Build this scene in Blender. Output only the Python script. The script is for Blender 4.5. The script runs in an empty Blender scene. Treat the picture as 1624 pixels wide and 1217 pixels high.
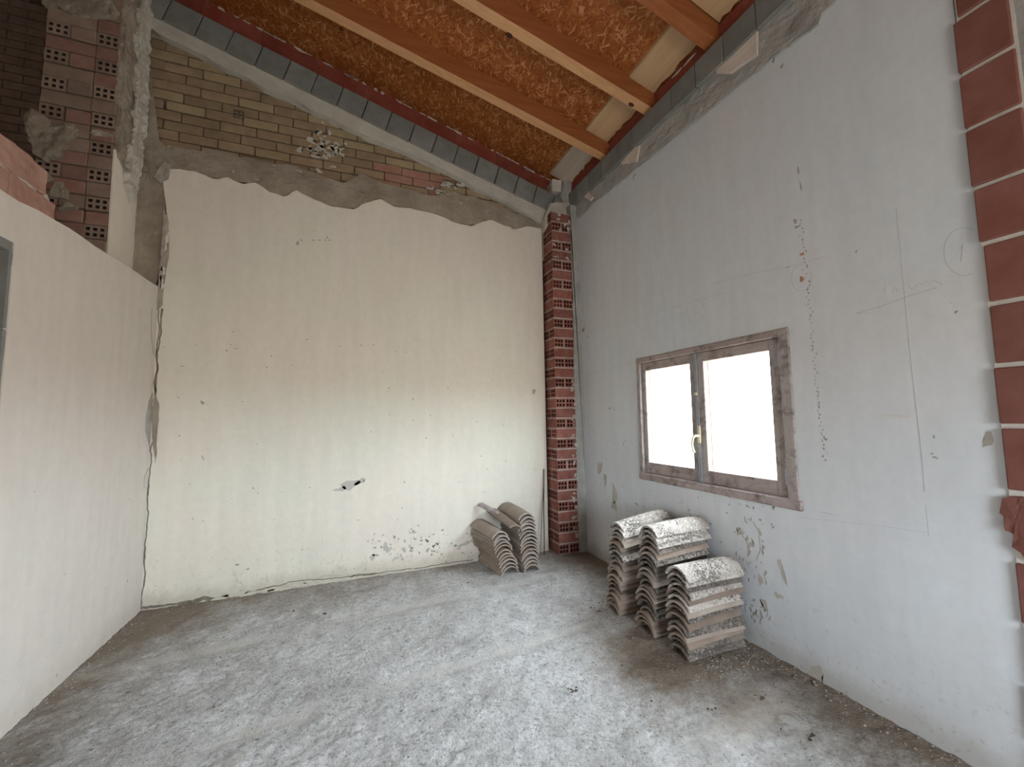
import bpy, bmesh, math, random
from mathutils import Vector, Matrix, noise
random.seed(7)
S = bpy.context.scene
COL = S.collection
PI = math.pi

# ------------------------------------------------------------------ camera
F_PX = 653.367
EYE = 1.47
cam = bpy.data.cameras.new('camera')
cam.sensor_fit = 'HORIZONTAL'; cam.sensor_width = 36.0
cam.lens = F_PX / 1624 * 36.0
cam.clip_start = 0.02
camo = bpy.data.objects.new('camera', cam); COL.objects.link(camo)
camo.location = (0, 0, EYE)
camo.rotation_euler = (1.65222408, 0.0150981387, -0.372154700)
S.camera = camo

# ------------------------------------------------------------------ world, light, exposure
w = bpy.data.worlds.new('sky'); S.world = w; w.use_nodes = True
nt = w.node_tree; nt.nodes.clear()
wo = nt.nodes.new('ShaderNodeOutputWorld'); bg = nt.nodes.new('ShaderNodeBackground')
bg.inputs['Strength'].default_value = 17.0
tcw = nt.nodes.new('ShaderNodeTexCoord'); sx_ = nt.nodes.new('ShaderNodeSeparateXYZ'); rw = nt.nodes.new('ShaderNodeValToRGB')
nt.links.new(tcw.outputs['Generated'], sx_.inputs[0]); nt.links.new(sx_.outputs[2], rw.inputs[0])
# hazy white sky over pale ground
rw.color_ramp.elements[0].position = 0.0; rw.color_ramp.elements[0].color = (0.36, 0.34, 0.31, 1)
rw.color_ramp.elements[1].position = 0.04; rw.color_ramp.elements[1].color = (0.85, 0.94, 1.04, 1)
nt.links.new(rw.outputs[0], bg.inputs['Color'])
nt.links.new(bg.outputs[0], wo.inputs[0])
S.view_settings.view_transform = 'Standard'
S.view_settings.look = 'None'
S.view_settings.gamma = 1.0
S.view_settings.use_curve_mapping = False
S.view_settings.exposure = 0.74

def portal(name, loc, rot, sx, sy):
    l = bpy.data.lights.new(name, 'AREA'); l.shape = 'RECTANGLE'; l.size = sx; l.size_y = sy
    l.cycles.is_portal = True
    o = bpy.data.objects.new(name, l); COL.objects.link(o); o.location = loc; o.rotation_euler = rot
    return o
# sky portals: the window, plus unseen side and rear openings added for light
portal('window_daylight', (2.56, 2.36, 1.45), (0, PI/2, 0), 1.2, 1.5)
portal('terrace_daylight', (2.56, -1.2, 1.05), (0, PI/2, 0), 2.2, 0.9)
portal('rear_daylight', (0.9, -2.43, 1.4), (PI/2, 0, 0), 1.5, 1.4)

# ------------------------------------------------------------------ key dimensions
XR, YB, XL = 2.433, 4.217, -1.517
SL = 0.29                                   # fall of the roof towards the right-hand wall
def roofz(x, c): return c - SL * x
C_OSB, C_RAFT, C_BLOCK = 5.05, 4.875, 4.735

Rm = camo.rotation_euler.to_matrix()
def hit(px, py, ax, v):                     # point on a wall plane seen at a pixel of the photograph
    o = Vector((0, 0, EYE)); d = Rm @ Vector(((px-812)/F_PX, -(py-608.5)/F_PX, -1.0))
    return o + d * ((v - o[ax]) / d[ax])
def onback(px, py, y=YB): p = hit(px, py, 1, y); return (p.x, p.z)
def onright(px, py, x=XR): p = hit(px, py, 0, x); return (p.y, p.z)
def onleft(px, py, x=XL): p = hit(px, py, 0, x); return (p.y, p.z)
def onfloor(px, py): p = hit(px, py, 2, 0); return (p.x, p.y)

# ------------------------------------------------------------------ materials
def new_mat(name):
    m = bpy.data.materials.new(name); m.use_nodes = True
    t = m.node_tree; b = t.nodes['Principled BSDF']; b.inputs['Specular IOR Level'].default_value = 0.25
    return m, t, b
def N(t, typ, **kw):
    n = t.nodes.new(typ)
    for k, v in kw.items():
        if k in n.inputs.keys(): n.inputs[k].default_value = v
        else: setattr(n, k, v)
    return n
def pos(t): return t.nodes.new('ShaderNodeNewGeometry').outputs['Position']
def scaled(t, vec, s, rot=(0, 0, 0)):
    m = N(t, 'ShaderNodeMapping'); m.inputs['Scale'].default_value = s; m.inputs['Rotation'].default_value = rot
    t.links.new(vec, m.inputs['Vector']); return m.outputs[0]
def noise_n(t, vec, scale, detail=4, rough=0.55, dist=0.0):
    n = N(t, 'ShaderNodeTexNoise'); n.inputs['Scale'].default_value = scale; n.inputs['Detail'].default_value = detail
    n.inputs['Roughness'].default_value = rough; n.inputs['Distortion'].default_value = dist
    t.links.new(vec, n.inputs['Vector']); return n.outputs['Fac']
def ramp(t, fac, stops, interp='LINEAR'):
    r = t.nodes.new('ShaderNodeValToRGB'); r.color_ramp.interpolation = interp
    e = r.color_ramp.elements
    while len(e) < len(stops): e.new(0.5)
    for k, (p_, c) in enumerate(stops):
        e[k].position = p_; e[k].color = (c, c, c, 1) if isinstance(c, (int, float)) else (*c, 1)
    t.links.new(fac, r.inputs[0]); return r.outputs[0]
def mix(t, fac, a, b, mode='MIX'):
    m = t.nodes.new('ShaderNodeMix'); m.data_type = 'RGBA'; m.blend_type = mode
    for sock, v in ((m.inputs[0], fac), (m.inputs[6], a), (m.inputs[7], b)):
        if isinstance(v, (int, float)): sock.default_value = v
        elif isinstance(v, tuple): sock.default_value = (*v, 1)
        else: t.links.new(v, sock)
    return m.outputs[2]
def math_n(t, op, a, b=None):
    m = t.nodes.new('ShaderNodeMath'); m.operation = op
    for i, v in enumerate((a, b)):
        if v is None: continue
        if isinstance(v, (int, float)): m.inputs[i].default_value = v
        else: t.links.new(v, m.inputs[i])
    return m.outputs[0]
def bump(t, b, h, strength, dist):
    n = t.nodes.new('ShaderNodeBump'); n.inputs['Strength'].default_value = strength; n.inputs['Distance'].default_value = dist
    t.links.new(h, n.inputs['Height']); t.links.new(n.outputs[0], b.inputs['Normal'])
def sepz(t):
    s = t.nodes.new('ShaderNodeSeparateXYZ'); t.links.new(pos(t), s.inputs[0]); return s.outputs

def simple(name, c1, c2, scale=8, rough=0.9, bs=0.4, bd=0.004, bscale=60, rnd=0.0, speck=None):
    m, t, b = new_mat(name)
    p = pos(t)
    col = mix(t, ramp(t, noise_n(t, p, scale, 6, 0.6), [(0.35, 0.0), (0.65, 1.0)]), c1, c2)
    if rnd:
        oi = t.nodes.new('ShaderNodeObjectInfo')
        v = math_n(t, 'ADD', math_n(t, 'MULTIPLY', oi.outputs['Random'], 2*rnd), 1-rnd)
        h = t.nodes.new('ShaderNodeHueSaturation'); t.links.new(v, h.inputs['Value']); t.links.new(col, h.inputs['Color'])
        col = h.outputs[0]
    if speck:
        col = mix(t, ramp(t, noise_n(t, p, speck[1], 5, 0.65), [(speck[2], 0.0), (speck[2]+0.05, 1.0)]), col, speck[0])
    t.links.new(col, b.inputs['Base Color']); b.inputs['Roughness'].default_value = rough
    if bs: bump(t, b, noise_n(t, p, bscale, 5, 0.6), bs, bd)
    return m

def plaster(name, base, warm, cool, grime=1.0):
    m, t, b = new_mat(name); p = pos(t); o = sepz(t)
    col = mix(t, ramp(t, noise_n(t, p, 0.9, 3, 0.5, 0.4), [(0.38, 0.0), (0.62, 1.0)]), warm, cool)
    col = mix(t, 0.55, col, base)
    # trowel drag: long vertical streaks
    st = noise_n(t, scaled(t, p, (7, 7, 0.9)), 1.5, 6, 0.6)
    col = mix(t, 1.0, col, ramp(t, st, [(0.3, 0.955), (0.7, 1.03)]), 'MULTIPLY')
    fine = noise_n(t, p, 14, 8, 0.7)
    col = mix(t, 1.0, col, ramp(t, fine, [(0.3, 0.955), (0.7, 1.03)]), 'MULTIPLY')
    # small dirt specks
    sp = noise_n(t, p, 26, 3, 0.6)
    col = mix(t, ramp(t, sp, [(0.76, 0.0), (0.79, 0.5)]), col, (0.22, 0.19, 0.16))
    # scuffs, some tens of centimetres
    sc = noise_n(t, scaled(t, p, (3, 3, 1.2)), 2.2, 10, 0.75)
    col = mix(t, ramp(t, sc, [(0.64, 0.0), (0.85, 0.22)]), col, (0.36, 0.33, 0.29))
    # damp and dirt along the foot of the wall
    z = o[2]
    low = math_n(t, 'ADD', math_n(t, 'MULTIPLY', z, -2.4), 0.72)
    low = math_n(t, 'ADD', low, math_n(t, 'MULTIPLY', noise_n(t, p, 5, 8, 0.7), 0.75))
    col = mix(t, ramp(t, low, [(0.72, 0.0), (1.35, 0.5*grime)]), col, (0.34, 0.29, 0.22))
    spat = math_n(t, 'MULTIPLY', ramp(t, noise_n(t, p, 34, 4, 0.6), [(0.60, 0.0), (0.66, 1.0)]), ramp(t, z, [(0.0, 0.5), (0.55, 0.0)]))
    col = mix(t, math_n(t, 'MULTIPLY', spat, grime), col, (0.30, 0.27, 0.22))
    t.links.new(col, b.inputs['Base Color']); b.inputs['Roughness'].default_value = 0.85
    h = math_n(t, 'ADD', noise_n(t, p, 3.0, 4, 0.5), math_n(t, 'MULTIPLY', noise_n(t, p, 40, 6, 0.6), 0.12))
    bump(t, b, h, 0.5, 0.012)
    return m

M = {}
M['plaster_back'] = plaster('old_white_plaster', (0.76, 0.72, 0.625), (0.80, 0.715, 0.625), (0.73, 0.73, 0.62), 0.8)
M['plaster_right'] = plaster('cool_white_plaster', (0.67, 0.70, 0.725), (0.70, 0.69, 0.69), (0.64, 0.69, 0.73), 0.7)
M['plaster_left'] = plaster('clean_white_plaster', (0.66, 0.60, 0.54), (0.68, 0.60, 0.535), (0.64, 0.61, 0.545), 0.4)
M['render'] = simple('rough_brown_render', (0.27, 0.225, 0.175), (0.40, 0.35, 0.28), 3.5, 0.95, 0.9, 0.02, 22, speck=((0.52, 0.46, 0.39), 9, 0.63))
M['undercoat'] = simple('brownish_undercoat', (0.33, 0.29, 0.24), (0.46, 0.42, 0.36), 14, 0.95, 0.8, 0.01, 30)
M['cement'] = simple('grey_cement_render', (0.33, 0.33, 0.31), (0.46, 0.45, 0.42), 5, 0.95, 0.8, 0.015, 25)
M['bed_mortar'] = simple('pale_bedding_mortar', (0.47, 0.44, 0.38), (0.58, 0.55, 0.48), 5, 0.95, 0.6, 0.01, 30)
M['tan_brick'] = simple('tan_clay_brick', (0.26, 0.185, 0.115), (0.34, 0.25, 0.16), 9, 0.9, 0.5, 0.004, 70, rnd=0.14)
M['ochre_brick'] = simple('yellow_clay_brick', (0.33, 0.255, 0.15), (0.39, 0.305, 0.19), 9, 0.9, 0.5, 0.004, 70, rnd=0.12)
M['rose_brick'] = simple('pinkish_clay_brick', (0.33, 0.165, 0.12), (0.38, 0.22, 0.16), 9, 0.9, 0.5, 0.004, 70, rnd=0.12)
M['joint'] = simple('dark_mortar_joint', (0.09, 0.07, 0.05), (0.16, 0.125, 0.095), 12, 0.95, 0.6, 0.006, 60)  # mortar, darkened further to carry the shadows in the open joints
M['pillar_brick'] = simple('red_hollow_brick', (0.235, 0.085, 0.065), (0.32, 0.14, 0.11), 10, 0.85, 0.4, 0.003, 80, rnd=0.18, speck=((0.50, 0.42, 0.37), 14, 0.655))
M['pillar_hole'] = simple('brick_hole_dark_clay', (0.05, 0.022, 0.02), (0.08, 0.035, 0.03), 20, 0.95, 0)  # shade inside the perforations put into the clay colour
M['pink_mortar'] = simple('pinkish_grey_mortar', (0.43, 0.385, 0.345), (0.54, 0.49, 0.45), 10, 0.95, 0.7, 0.006, 60)
M['pier_brick'] = simple('dull_brown_hollow_brick', (0.24, 0.165, 0.125), (0.32, 0.235, 0.185), 8, 0.92, 0.6, 0.006, 50, rnd=0.16)
M['pier_rose'] = simple('dull_red_hollow_brick', (0.26, 0.14, 0.11), (0.33, 0.20, 0.16), 8, 0.92, 0.6, 0.006, 50, rnd=0.16)
M['clod'] = simple('dark_clod', (0.06, 0.05, 0.04), (0.12, 0.10, 0.08), 20)
M['red_block'] = simple('smooth_red_brick', (0.19, 0.072, 0.054), (0.235, 0.10, 0.082), 7, 0.75, 0.3, 0.002, 120, rnd=0.10)
M['maroon'] = simple('maroon_brick', (0.24, 0.055, 0.035), (0.30, 0.085, 0.06), 6, 0.8, 0.3, 0.003, 50, rnd=0.12, speck=((0.55, 0.48, 0.44), 8, 0.70))
M['white_mortar'] = simple('white_mortar', (0.60, 0.55, 0.50), (0.70, 0.66, 0.61), 10, 0.95, 0.6, 0.006, 60)
M['block'] = simple('grey_concrete_block', (0.195, 0.195, 0.18), (0.245, 0.245, 0.23), 7, 0.9, 0.4, 0.003, 90, rnd=0.10)
M['pink_plaster'] = simple('torn_pinkish_plaster', (0.64, 0.55, 0.48), (0.72, 0.64, 0.57), 6, 0.9, 0.6, 0.01, 18)
M['terracotta'] = simple('pink_terracotta_brick', (0.33, 0.185, 0.14), (0.42, 0.26, 0.205), 5, 0.9, 0.6, 0.006, 40, rnd=0.08)
M['dark_void'] = simple('dark_crack', (0.03, 0.026, 0.022), (0.06, 0.05, 0.04), 20, 1.0, 0)  # near-black colour stands for the shade inside holes
M['crack'] = simple('crack_shadowed_render', (0.15, 0.13, 0.105), (0.26, 0.23, 0.19), 30, 1.0, 0)
M['scar'] = simple('bare_grey_undercoat', (0.44, 0.43, 0.38), (0.55, 0.52, 0.46), 12, 0.95, 0.6, 0.004, 60)
M['scar_dark'] = simple('dark_chipped_spot', (0.34, 0.32, 0.28), (0.46, 0.43, 0.39), 12, 0.95, 0.6, 0.004, 60)
M['pencil'] = simple('pencil_line', (0.44, 0.44, 0.44), (0.54, 0.54, 0.54), 12, 0.9, 0)
M['red_spot'] = simple('red_chip', (0.42, 0.20, 0.13), (0.50, 0.26, 0.18), 12, 0.9, 0)
M['rust'] = simple('rusty_steel', (0.07, 0.055, 0.045), (0.14, 0.10, 0.08), 30, 0.7, 0.4, 0.001, 200)
M['brass'] = simple('worn_cream_metal', (0.62, 0.56, 0.38), (0.70, 0.64, 0.47), 30, 0.45, 0)
M['steel'] = simple('dull_grey_metal', (0.25, 0.26, 0.27), (0.33, 0.34, 0.35), 30, 0.5, 0)
M['rubble'] = simple('crumbled_mortar', (0.30, 0.26, 0.21), (0.44, 0.40, 0.35), 15, 0.95, 0.5, 0.003, 90)
M['knot'] = simple('wood_knot', (0.055, 0.02, 0.01), (0.09, 0.035, 0.02), 30, 0.8, 0)

def wood(name, c1, c2, axis, sc=1.0, rough=0.6, worn=None):
    m, t, b = new_mat(name); p = pos(t)
    s = [28*sc, 28*sc, 28*sc]; s[axis] = 1.3*sc
    g = noise_n(t, scaled(t, p, tuple(s)), 1.0, 5, 0.6, 0.3)
    col = mix(t, ramp(t, g, [(0.3, 0.0), (0.7, 1.0)]), c1, c2)
    if worn:
        col = mix(t, ramp(t, noise_n(t, p, 7, 8, 0.7), [(0.5, 0.0), (0.68, 0.8)]), col, worn)
        col = mix(t, ramp(t, noise_n(t, scaled(t, p, (1, 1, 1), (2, 1, 0)), 9, 9, 0.75), [(0.50, 0.0), (0.64, 0.8)]), col, (0.13, 0.10, 0.09))
    t.links.new(col, b.inputs['Base Color']); b.inputs['Roughness'].default_value = rough
    bump(t, b, g, 0.25, 0.003); return m
M['rafter'] = wood('stained_pine', (0.30, 0.095, 0.030), (0.40, 0.145, 0.05), 0)
M['planed'] = wood('bare_planed_pine', (0.60, 0.31, 0.145), (0.70, 0.40, 0.20), 0)  # light bounced onto rafter undersides, put into a paler pine
M['plank'] = wood('pale_pine_board', (0.52, 0.33, 0.17), (0.62, 0.42, 0.24), 1)
M['mortar_board'] = wood('mortar_smeared_board', (0.45, 0.36, 0.27), (0.55, 0.47, 0.38), 1)
M['frame_v'] = wood('old_brown_window_paint', (0.34, 0.285, 0.27), (0.46, 0.41, 0.39), 2, 1.0, 0.7, (0.45, 0.43, 0.42))  # both frame paints lightened to carry the glow around the panes
M['frame_h'] = wood('old_brown_window_paint_level', (0.33, 0.265, 0.25), (0.44, 0.37, 0.35), 1, 1.0, 0.7, (0.45, 0.40, 0.38))
M['bare_wood'] = wood('sunlit_bare_wood', (0.55, 0.32, 0.15), (0.66, 0.42, 0.22), 2)  # daylight on the sash reveal put into a brighter orange wood

def osb():
    m, t, b = new_mat('strand_board'); p = pos(t)
    col = None; hs = None
    base = mix(t, ramp(t, noise_n(t, p, 1.1, 3), [(0.35, 0.0), (0.65, 1.0)]), (0.30, 0.088, 0.018), (0.37, 0.12, 0.028))
    col = mix(t, ramp(t, noise_n(t, p, 22, 6, 0.7), [(0.3, 0.0), (0.7, 1.0)]), mix(t, 0.5, base, (0.20, 0.06, 0.012)), base)
    warp = t.nodes.new('ShaderNodeTexNoise'); warp.inputs['Scale'].default_value = 6; t.links.new(p, warp.inputs['Vector'])
    add = t.nodes.new('ShaderNodeVectorMath'); add.operation = 'MULTIPLY_ADD'
    t.links.new(warp.outputs['Color'], add.inputs[0]); add.inputs[1].default_value = (0.05, 0.05, 0.0); t.links.new(p, add.inputs[2])
    for i, (rot, sx, sy, thr) in enumerate([(0.3, 14, 68, 0.45), (1.2, 12, 60, 0.5), (2.1, 15, 75, 0.5), (2.8, 10, 55, 0.62), (0.8, 9, 62, 0.66), (1.75, 13, 80, 0.6)]):
        v = N(t, 'ShaderNodeTexVoronoi'); v.voronoi_dimensions = '2D'; v.inputs['Scale'].default_value = 1.0
        t.links.new(scaled(t, scaled(t, add.outputs[0], (1, 1, 1), (0, 0, rot)), (sx, sy, 1)), v.inputs['Vector'])
        sp = t.nodes.new('ShaderNodeSeparateColor'); t.links.new(v.outputs['Color'], sp.inputs[0])
        msk = math_n(t, 'MULTIPLY', ramp(t, sp.outputs[0], [(thr, 0.0), (thr+0.02, 1.0)]), ramp(t, v.outputs['Distance'], [(0.36, 1.0), (0.46, 0.0)]))
        c = ramp(t, sp.outputs[1], [(0.0, (0.18, 0.040, 0.007)), (0.35, (0.31, 0.088, 0.020)), (0.75, (0.42, 0.145, 0.040)), (0.95, (0.60, 0.30, 0.13))])
        col = mix(t, math_n(t, 'MULTIPLY', msk, 0.85), col, c)
        h = math_n(t, 'MULTIPLY', msk, sp.outputs[2]); hs = h if hs is None else math_n(t, 'MAXIMUM', hs, h)
    t.links.new(col, b.inputs['Base Color']); b.inputs['Roughness'].default_value = 0.6
    bump(t, b, hs, 0.35, 0.003)
    return m
M['osb'] = osb()

def floor_mat():
    m, t, b = new_mat('rough_dusty_screed'); p = pos(t)
    at = t.nodes.new('ShaderNodeAttribute'); at.attribute_name = 'band'
    ad = t.nodes.new('ShaderNodeAttribute'); ad.attribute_name = 'dust'
    n1 = noise_n(t, p, 2.2, 10, 0.72)
    col = mix(t, ramp(t, n1, [(0.36, 0.0), (0.62, 1.0)]), (0.66, 0.65, 0.63), (0.88, 0.885, 0.88))
    n2 = math_n(t, 'ADD', math_n(t, 'MULTIPLY', noise_n(t, p, 26, 8, 0.8), 0.45), math_n(t, 'MULTIPLY', noise_n(t, p, 62, 4, 0.7), 0.55))
    rough_col = mix(t, 1.0, col, ramp(t, n2, [(0.36, 0.42), (0.48, 1.0), (0.60, 1.2)]), 'MULTIPLY')
    n3 = noise_n(t, p, 9, 6, 0.7)
    rough_col = mix(t, 1.0, rough_col, ramp(t, n3, [(0.3, 0.8), (0.7, 1.12)]), 'MULTIPLY')
    smooth_col = mix(t, 1.0, (0.62, 0.61, 0.58), ramp(t, n3, [(0.3, 0.9), (0.7, 1.08)]), 'MULTIPLY')
    bf = math_n(t, 'ADD', at.outputs['Fac'], math_n(t, 'MULTIPLY', math_n(t, 'SUBTRACT', noise_n(t, p, 8, 8, 0.7), 0.5), 1.3))
    bfm = math_n(t, 'MULTIPLY', ramp(t, bf, [(0.35, 0.0), (1.0, 0.8)]), ramp(t, noise_n(t, p, 1.7, 3), [(0.38, 0.25), (0.58, 1.0)]))
    col = mix(t, bfm, rough_col, smooth_col)
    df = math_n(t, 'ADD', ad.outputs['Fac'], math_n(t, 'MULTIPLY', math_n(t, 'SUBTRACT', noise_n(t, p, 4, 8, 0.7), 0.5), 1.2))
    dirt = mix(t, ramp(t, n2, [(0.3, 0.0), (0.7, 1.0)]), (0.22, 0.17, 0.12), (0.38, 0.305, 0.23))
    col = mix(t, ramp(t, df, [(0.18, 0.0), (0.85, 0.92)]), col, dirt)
    al = t.nodes.new('ShaderNodeAttribute'); al.attribute_name = 'lime'      # splashes of pale mortar
    lf = math_n(t, 'ADD', al.outputs['Fac'], math_n(t, 'MULTIPLY', math_n(t, 'SUBTRACT', noise_n(t, p, 22, 6, 0.7), 0.5), 1.6))
    col = mix(t, ramp(t, lf, [(0.45, 0.0), (0.6, 0.75)]), col, (0.70, 0.69, 0.65))
    sp = noise_n(t, p, 48, 2, 0.5)
    col = mix(t, ramp(t, sp, [(0.70, 0.0), (0.74, 0.8)]), col, (0.08, 0.07, 0.06))
    t.links.new(col, b.inputs['Base Color']); b.inputs['Roughness'].default_value = 0.9
    h = math_n(t, 'ADD', math_n(t, 'MULTIPLY', n2, 0.8), math_n(t, 'MULTIPLY', noise_n(t, p, 80, 5, 0.6), 0.35))
    h = math_n(t, 'MULTIPLY', h, math_n(t, 'SUBTRACT', 1.0, math_n(t, 'MULTIPLY', bfm, 0.85)))
    bump(t, b, h, 1.0, 0.045)
    return m
M['floor'] = floor_mat()

def tile_mat(name, c1, c2, lichen, thr):
    m, t, b = new_mat(name)
    tc = t.nodes.new('ShaderNodeTexCoord').outputs['Object']
    oi = t.nodes.new('ShaderNodeObjectInfo')
    off = t.nodes.new('ShaderNodeVectorMath'); off.operation = 'ADD'
    cx = t.nodes.new('ShaderNodeCombineXYZ')
    r = math_n(t, 'MULTIPLY', oi.outputs['Random'], 37.0)
    t.links.new(r, cx.inputs[0]); t.links.new(r, cx.inputs[1])
    t.links.new(tc, off.inputs[0]); t.links.new(cx.outputs[0], off.inputs[1]); p = off.outputs[0]
    col = mix(t, ramp(t, noise_n(t, p, 7, 6, 0.6), [(0.35, 0.0), (0.65, 1.0)]), c1, c2)
    hsv = t.nodes.new('ShaderNodeHueSaturation')
    t.links.new(math_n(t, 'ADD', math_n(t, 'MULTIPLY', oi.outputs['Random'], 0.4), 0.8), hsv.inputs['Value']); t.links.new(col, hsv.inputs['Color'])
    col = hsv.outputs[0]
    n = noise_n(t, p, 30, 6, 0.7)
    patch = noise_n(t, p, 5, 4, 0.6)
    n = noise_n(t, p, 75, 6, 0.7); dark = math_n(t, 'ADD', n, math_n(t, 'MULTIPLY', patch, 0.6))
    col = mix(t, ramp(t, dark, [(thr, 0.0), (thr+0.07, 0.95)]), col, (0.10, 0.09, 0.08))
    if lichen:
        col = mix(t, ramp(t, noise_n(t, scaled(t, p, (1, 1, 1), (1, 2, 3)), 60, 6, 0.7), [(lichen, 0.0), (lichen+0.05, 0.9)]), col, (0.62, 0.60, 0.56))
    t.links.new(col, b.inputs['Base Color']); b.inputs['Roughness'].default_value = 0.8
    bump(t, b, n, 0.5, 0.004); return m
M['tile_clay'] = tile_mat('weathered_clay_tile', (0.255, 0.195, 0.155), (0.335, 0.265, 0.215), 0, 0.97)
M['tile_dust'] = tile_mat('dusty_clay_tile', (0.31, 0.26, 0.215), (0.40, 0.34, 0.29), 0, 1.0)
M['tile_dark'] = tile_mat('blackened_clay_tile', (0.20, 0.17, 0.145), (0.28, 0.24, 0.205), 0.60, 0.78)
M['tile_lichen'] = tile_mat('lichen_spotted_tile', (0.38, 0.33, 0.28), (0.52, 0.47, 0.42), 0.53, 0.80)

def glass_mat():
    m = bpy.data.materials.new('window_glass'); m.use_nodes = True; t = m.node_tree; t.nodes.clear()
    o = t.nodes.new('ShaderNodeOutputMaterial'); mx = t.nodes.new('ShaderNodeMixShader')
    tr = t.nodes.new('ShaderNodeBsdfTransparent'); gl = t.nodes.new('ShaderNodeBsdfGlossy'); gl.inputs['Roughness'].default_value = 0.02
    tr.inputs[0].default_value = (0.95, 0.96, 0.95, 1)
    fr = t.nodes.new('ShaderNodeFresnel'); fr.inputs[0].default_value = 1.45
    ge = t.nodes.new('ShaderNodeNewGeometry')      # the reflection belongs to the face light enters by
    t.links.new(math_n(t, 'MULTIPLY', fr.outputs[0], math_n(t, 'SUBTRACT', 1.0, ge.outputs['Backfacing'])), mx.inputs[0]); t.links.new(tr.outputs[0], mx.inputs[1]); t.links.new(gl.outputs[0], mx.inputs[2]); t.links.new(mx.outputs[0], o.inputs[0])
    return m
M['glass'] = glass_mat()

# ------------------------------------------------------------------ object helpers
def link(name, me, parent=None, mat=None):
    o = bpy.data.objects.new(name, me); COL.objects.link(o)
    if parent is not None: o.parent = parent
    if mat is not None and me is not None:
        me.materials.clear(); me.materials.append(M[mat] if isinstance(mat, str) else mat)
    return o
def empty(name, loc=(0, 0, 0)):
    o = bpy.data.objects.new(name, None); COL.objects.link(o); o.location = loc; o.empty_display_size = 0.1
    return o
def tag(o, label, cat, group=None):
    o['label'] = label; o['category'] = cat
    if group: o['group'] = group
    return o
def struct(o): o['kind'] = 'structure'; return o
def stuff(o): o['kind'] = 'stuff'; return o
def mesh_of(bm, name='mesh', smooth=False):
    bmesh.ops.recalc_face_normals(bm, faces=bm.faces)
    me = bpy.data.meshes.new(name); bm.to_mesh(me); bm.free()
    if smooth:
        for p_ in me.polygons: p_.use_smooth = True
    return me
def box_bm(bm, x0, x1, y0, y1, z0, z1):
    v = [bm.verts.new((x, y, z)) for x in (x0, x1) for y in (y0, y1) for z in (z0, z1)]
    for f in ((0, 1, 3, 2), (4, 6, 7, 5), (0, 4, 5, 1), (2, 3, 7, 6), (0, 2, 6, 4), (1, 5, 7, 3)):
        bm.faces.new([v[i] for i in f])
    return v
def box(name, x0, x1, y0, y1, z0, z1, mat, parent=None, bev=0.0):
    bm = bmesh.new(); box_bm(bm, x0, x1, y0, y1, z0, z1)
    if bev: bmesh.ops.bevel(bm, geom=bm.edges[:], offset=bev, segments=1, affect='EDGES')
    return link(name, mesh_of(bm), parent, mat)
def boxes(name, lst, mat, parent=None, bev=0.0):
    bm = bmesh.new()
    for b_ in lst: box_bm(bm, *b_)
    if bev: bmesh.ops.bevel(bm, geom=bm.edges[:], offset=bev, segments=1, affect='EDGES')
    return link(name, mesh_of(bm), parent, mat)
def prism(name, pts, ax, v0, v1, mat, parent=None, merge=None):
    """outline pts (u,v) on the plane of axis ax, extruded from v0 to v1"""
    bm = merge or bmesh.new()
    def P(u, v, d): return (d, u, v) if ax == 0 else ((u, d, v) if ax == 1 else (u, v, d))
    a = [bm.verts.new(P(u, v, v0)) for u, v in pts]; b_ = [bm.verts.new(P(u, v, v1)) for u, v in pts]
    fa = bm.faces.new(a); fb = bm.faces.new(b_[::-1])
    n = len(pts)
    for i in range(n): bm.faces.new((a[i], a[(i+1) % n], b_[(i+1) % n], b_[i]))
    bmesh.ops.triangulate(bm, faces=[fa, fb])
    if merge is None: return link(name, mesh_of(bm), parent, mat)
def rag(pts, step=0.05, amp=0.008, seed=0):
    rnd = random.Random(seed); out = []
    for (a, b_) in zip(pts[:-1], pts[1:]):
        L = math.hypot(b_[0]-a[0], b_[1]-a[1]); n = max(1, int(L/step))
        for k in range(n):
            t_ = k/n; out.append((a[0]+(b_[0]-a[0])*t_ + rnd.uniform(-amp, amp)*(k > 0), a[1]+(b_[1]-a[1])*t_ + rnd.uniform(-amp, amp)*(k > 0)))
    out.append(pts[-1]); return out
def blob(cx, cy, rx, ry, seed, n=14, rough=0.35, ang=0.0):
    rnd = random.Random(seed); ph = [rnd.uniform(0, 6.28) for _ in range(3)]
    out = []
    for k in range(n):
        a = 2*PI*k/n; r = 1 + rough*(0.5*math.sin(2*a+ph[0]) + 0.4*math.sin(3*a+ph[1]) + 0.3*math.sin(5*a+ph[2])) + rnd.uniform(-0.5, 0.5)*rough*0.5
        x, y = rx*r*math.cos(a), ry*r*math.sin(a)
        out.append((cx + x*math.cos(ang) - y*math.sin(ang), cy + x*math.sin(ang) + y*math.cos(ang)))
    return out
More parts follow.
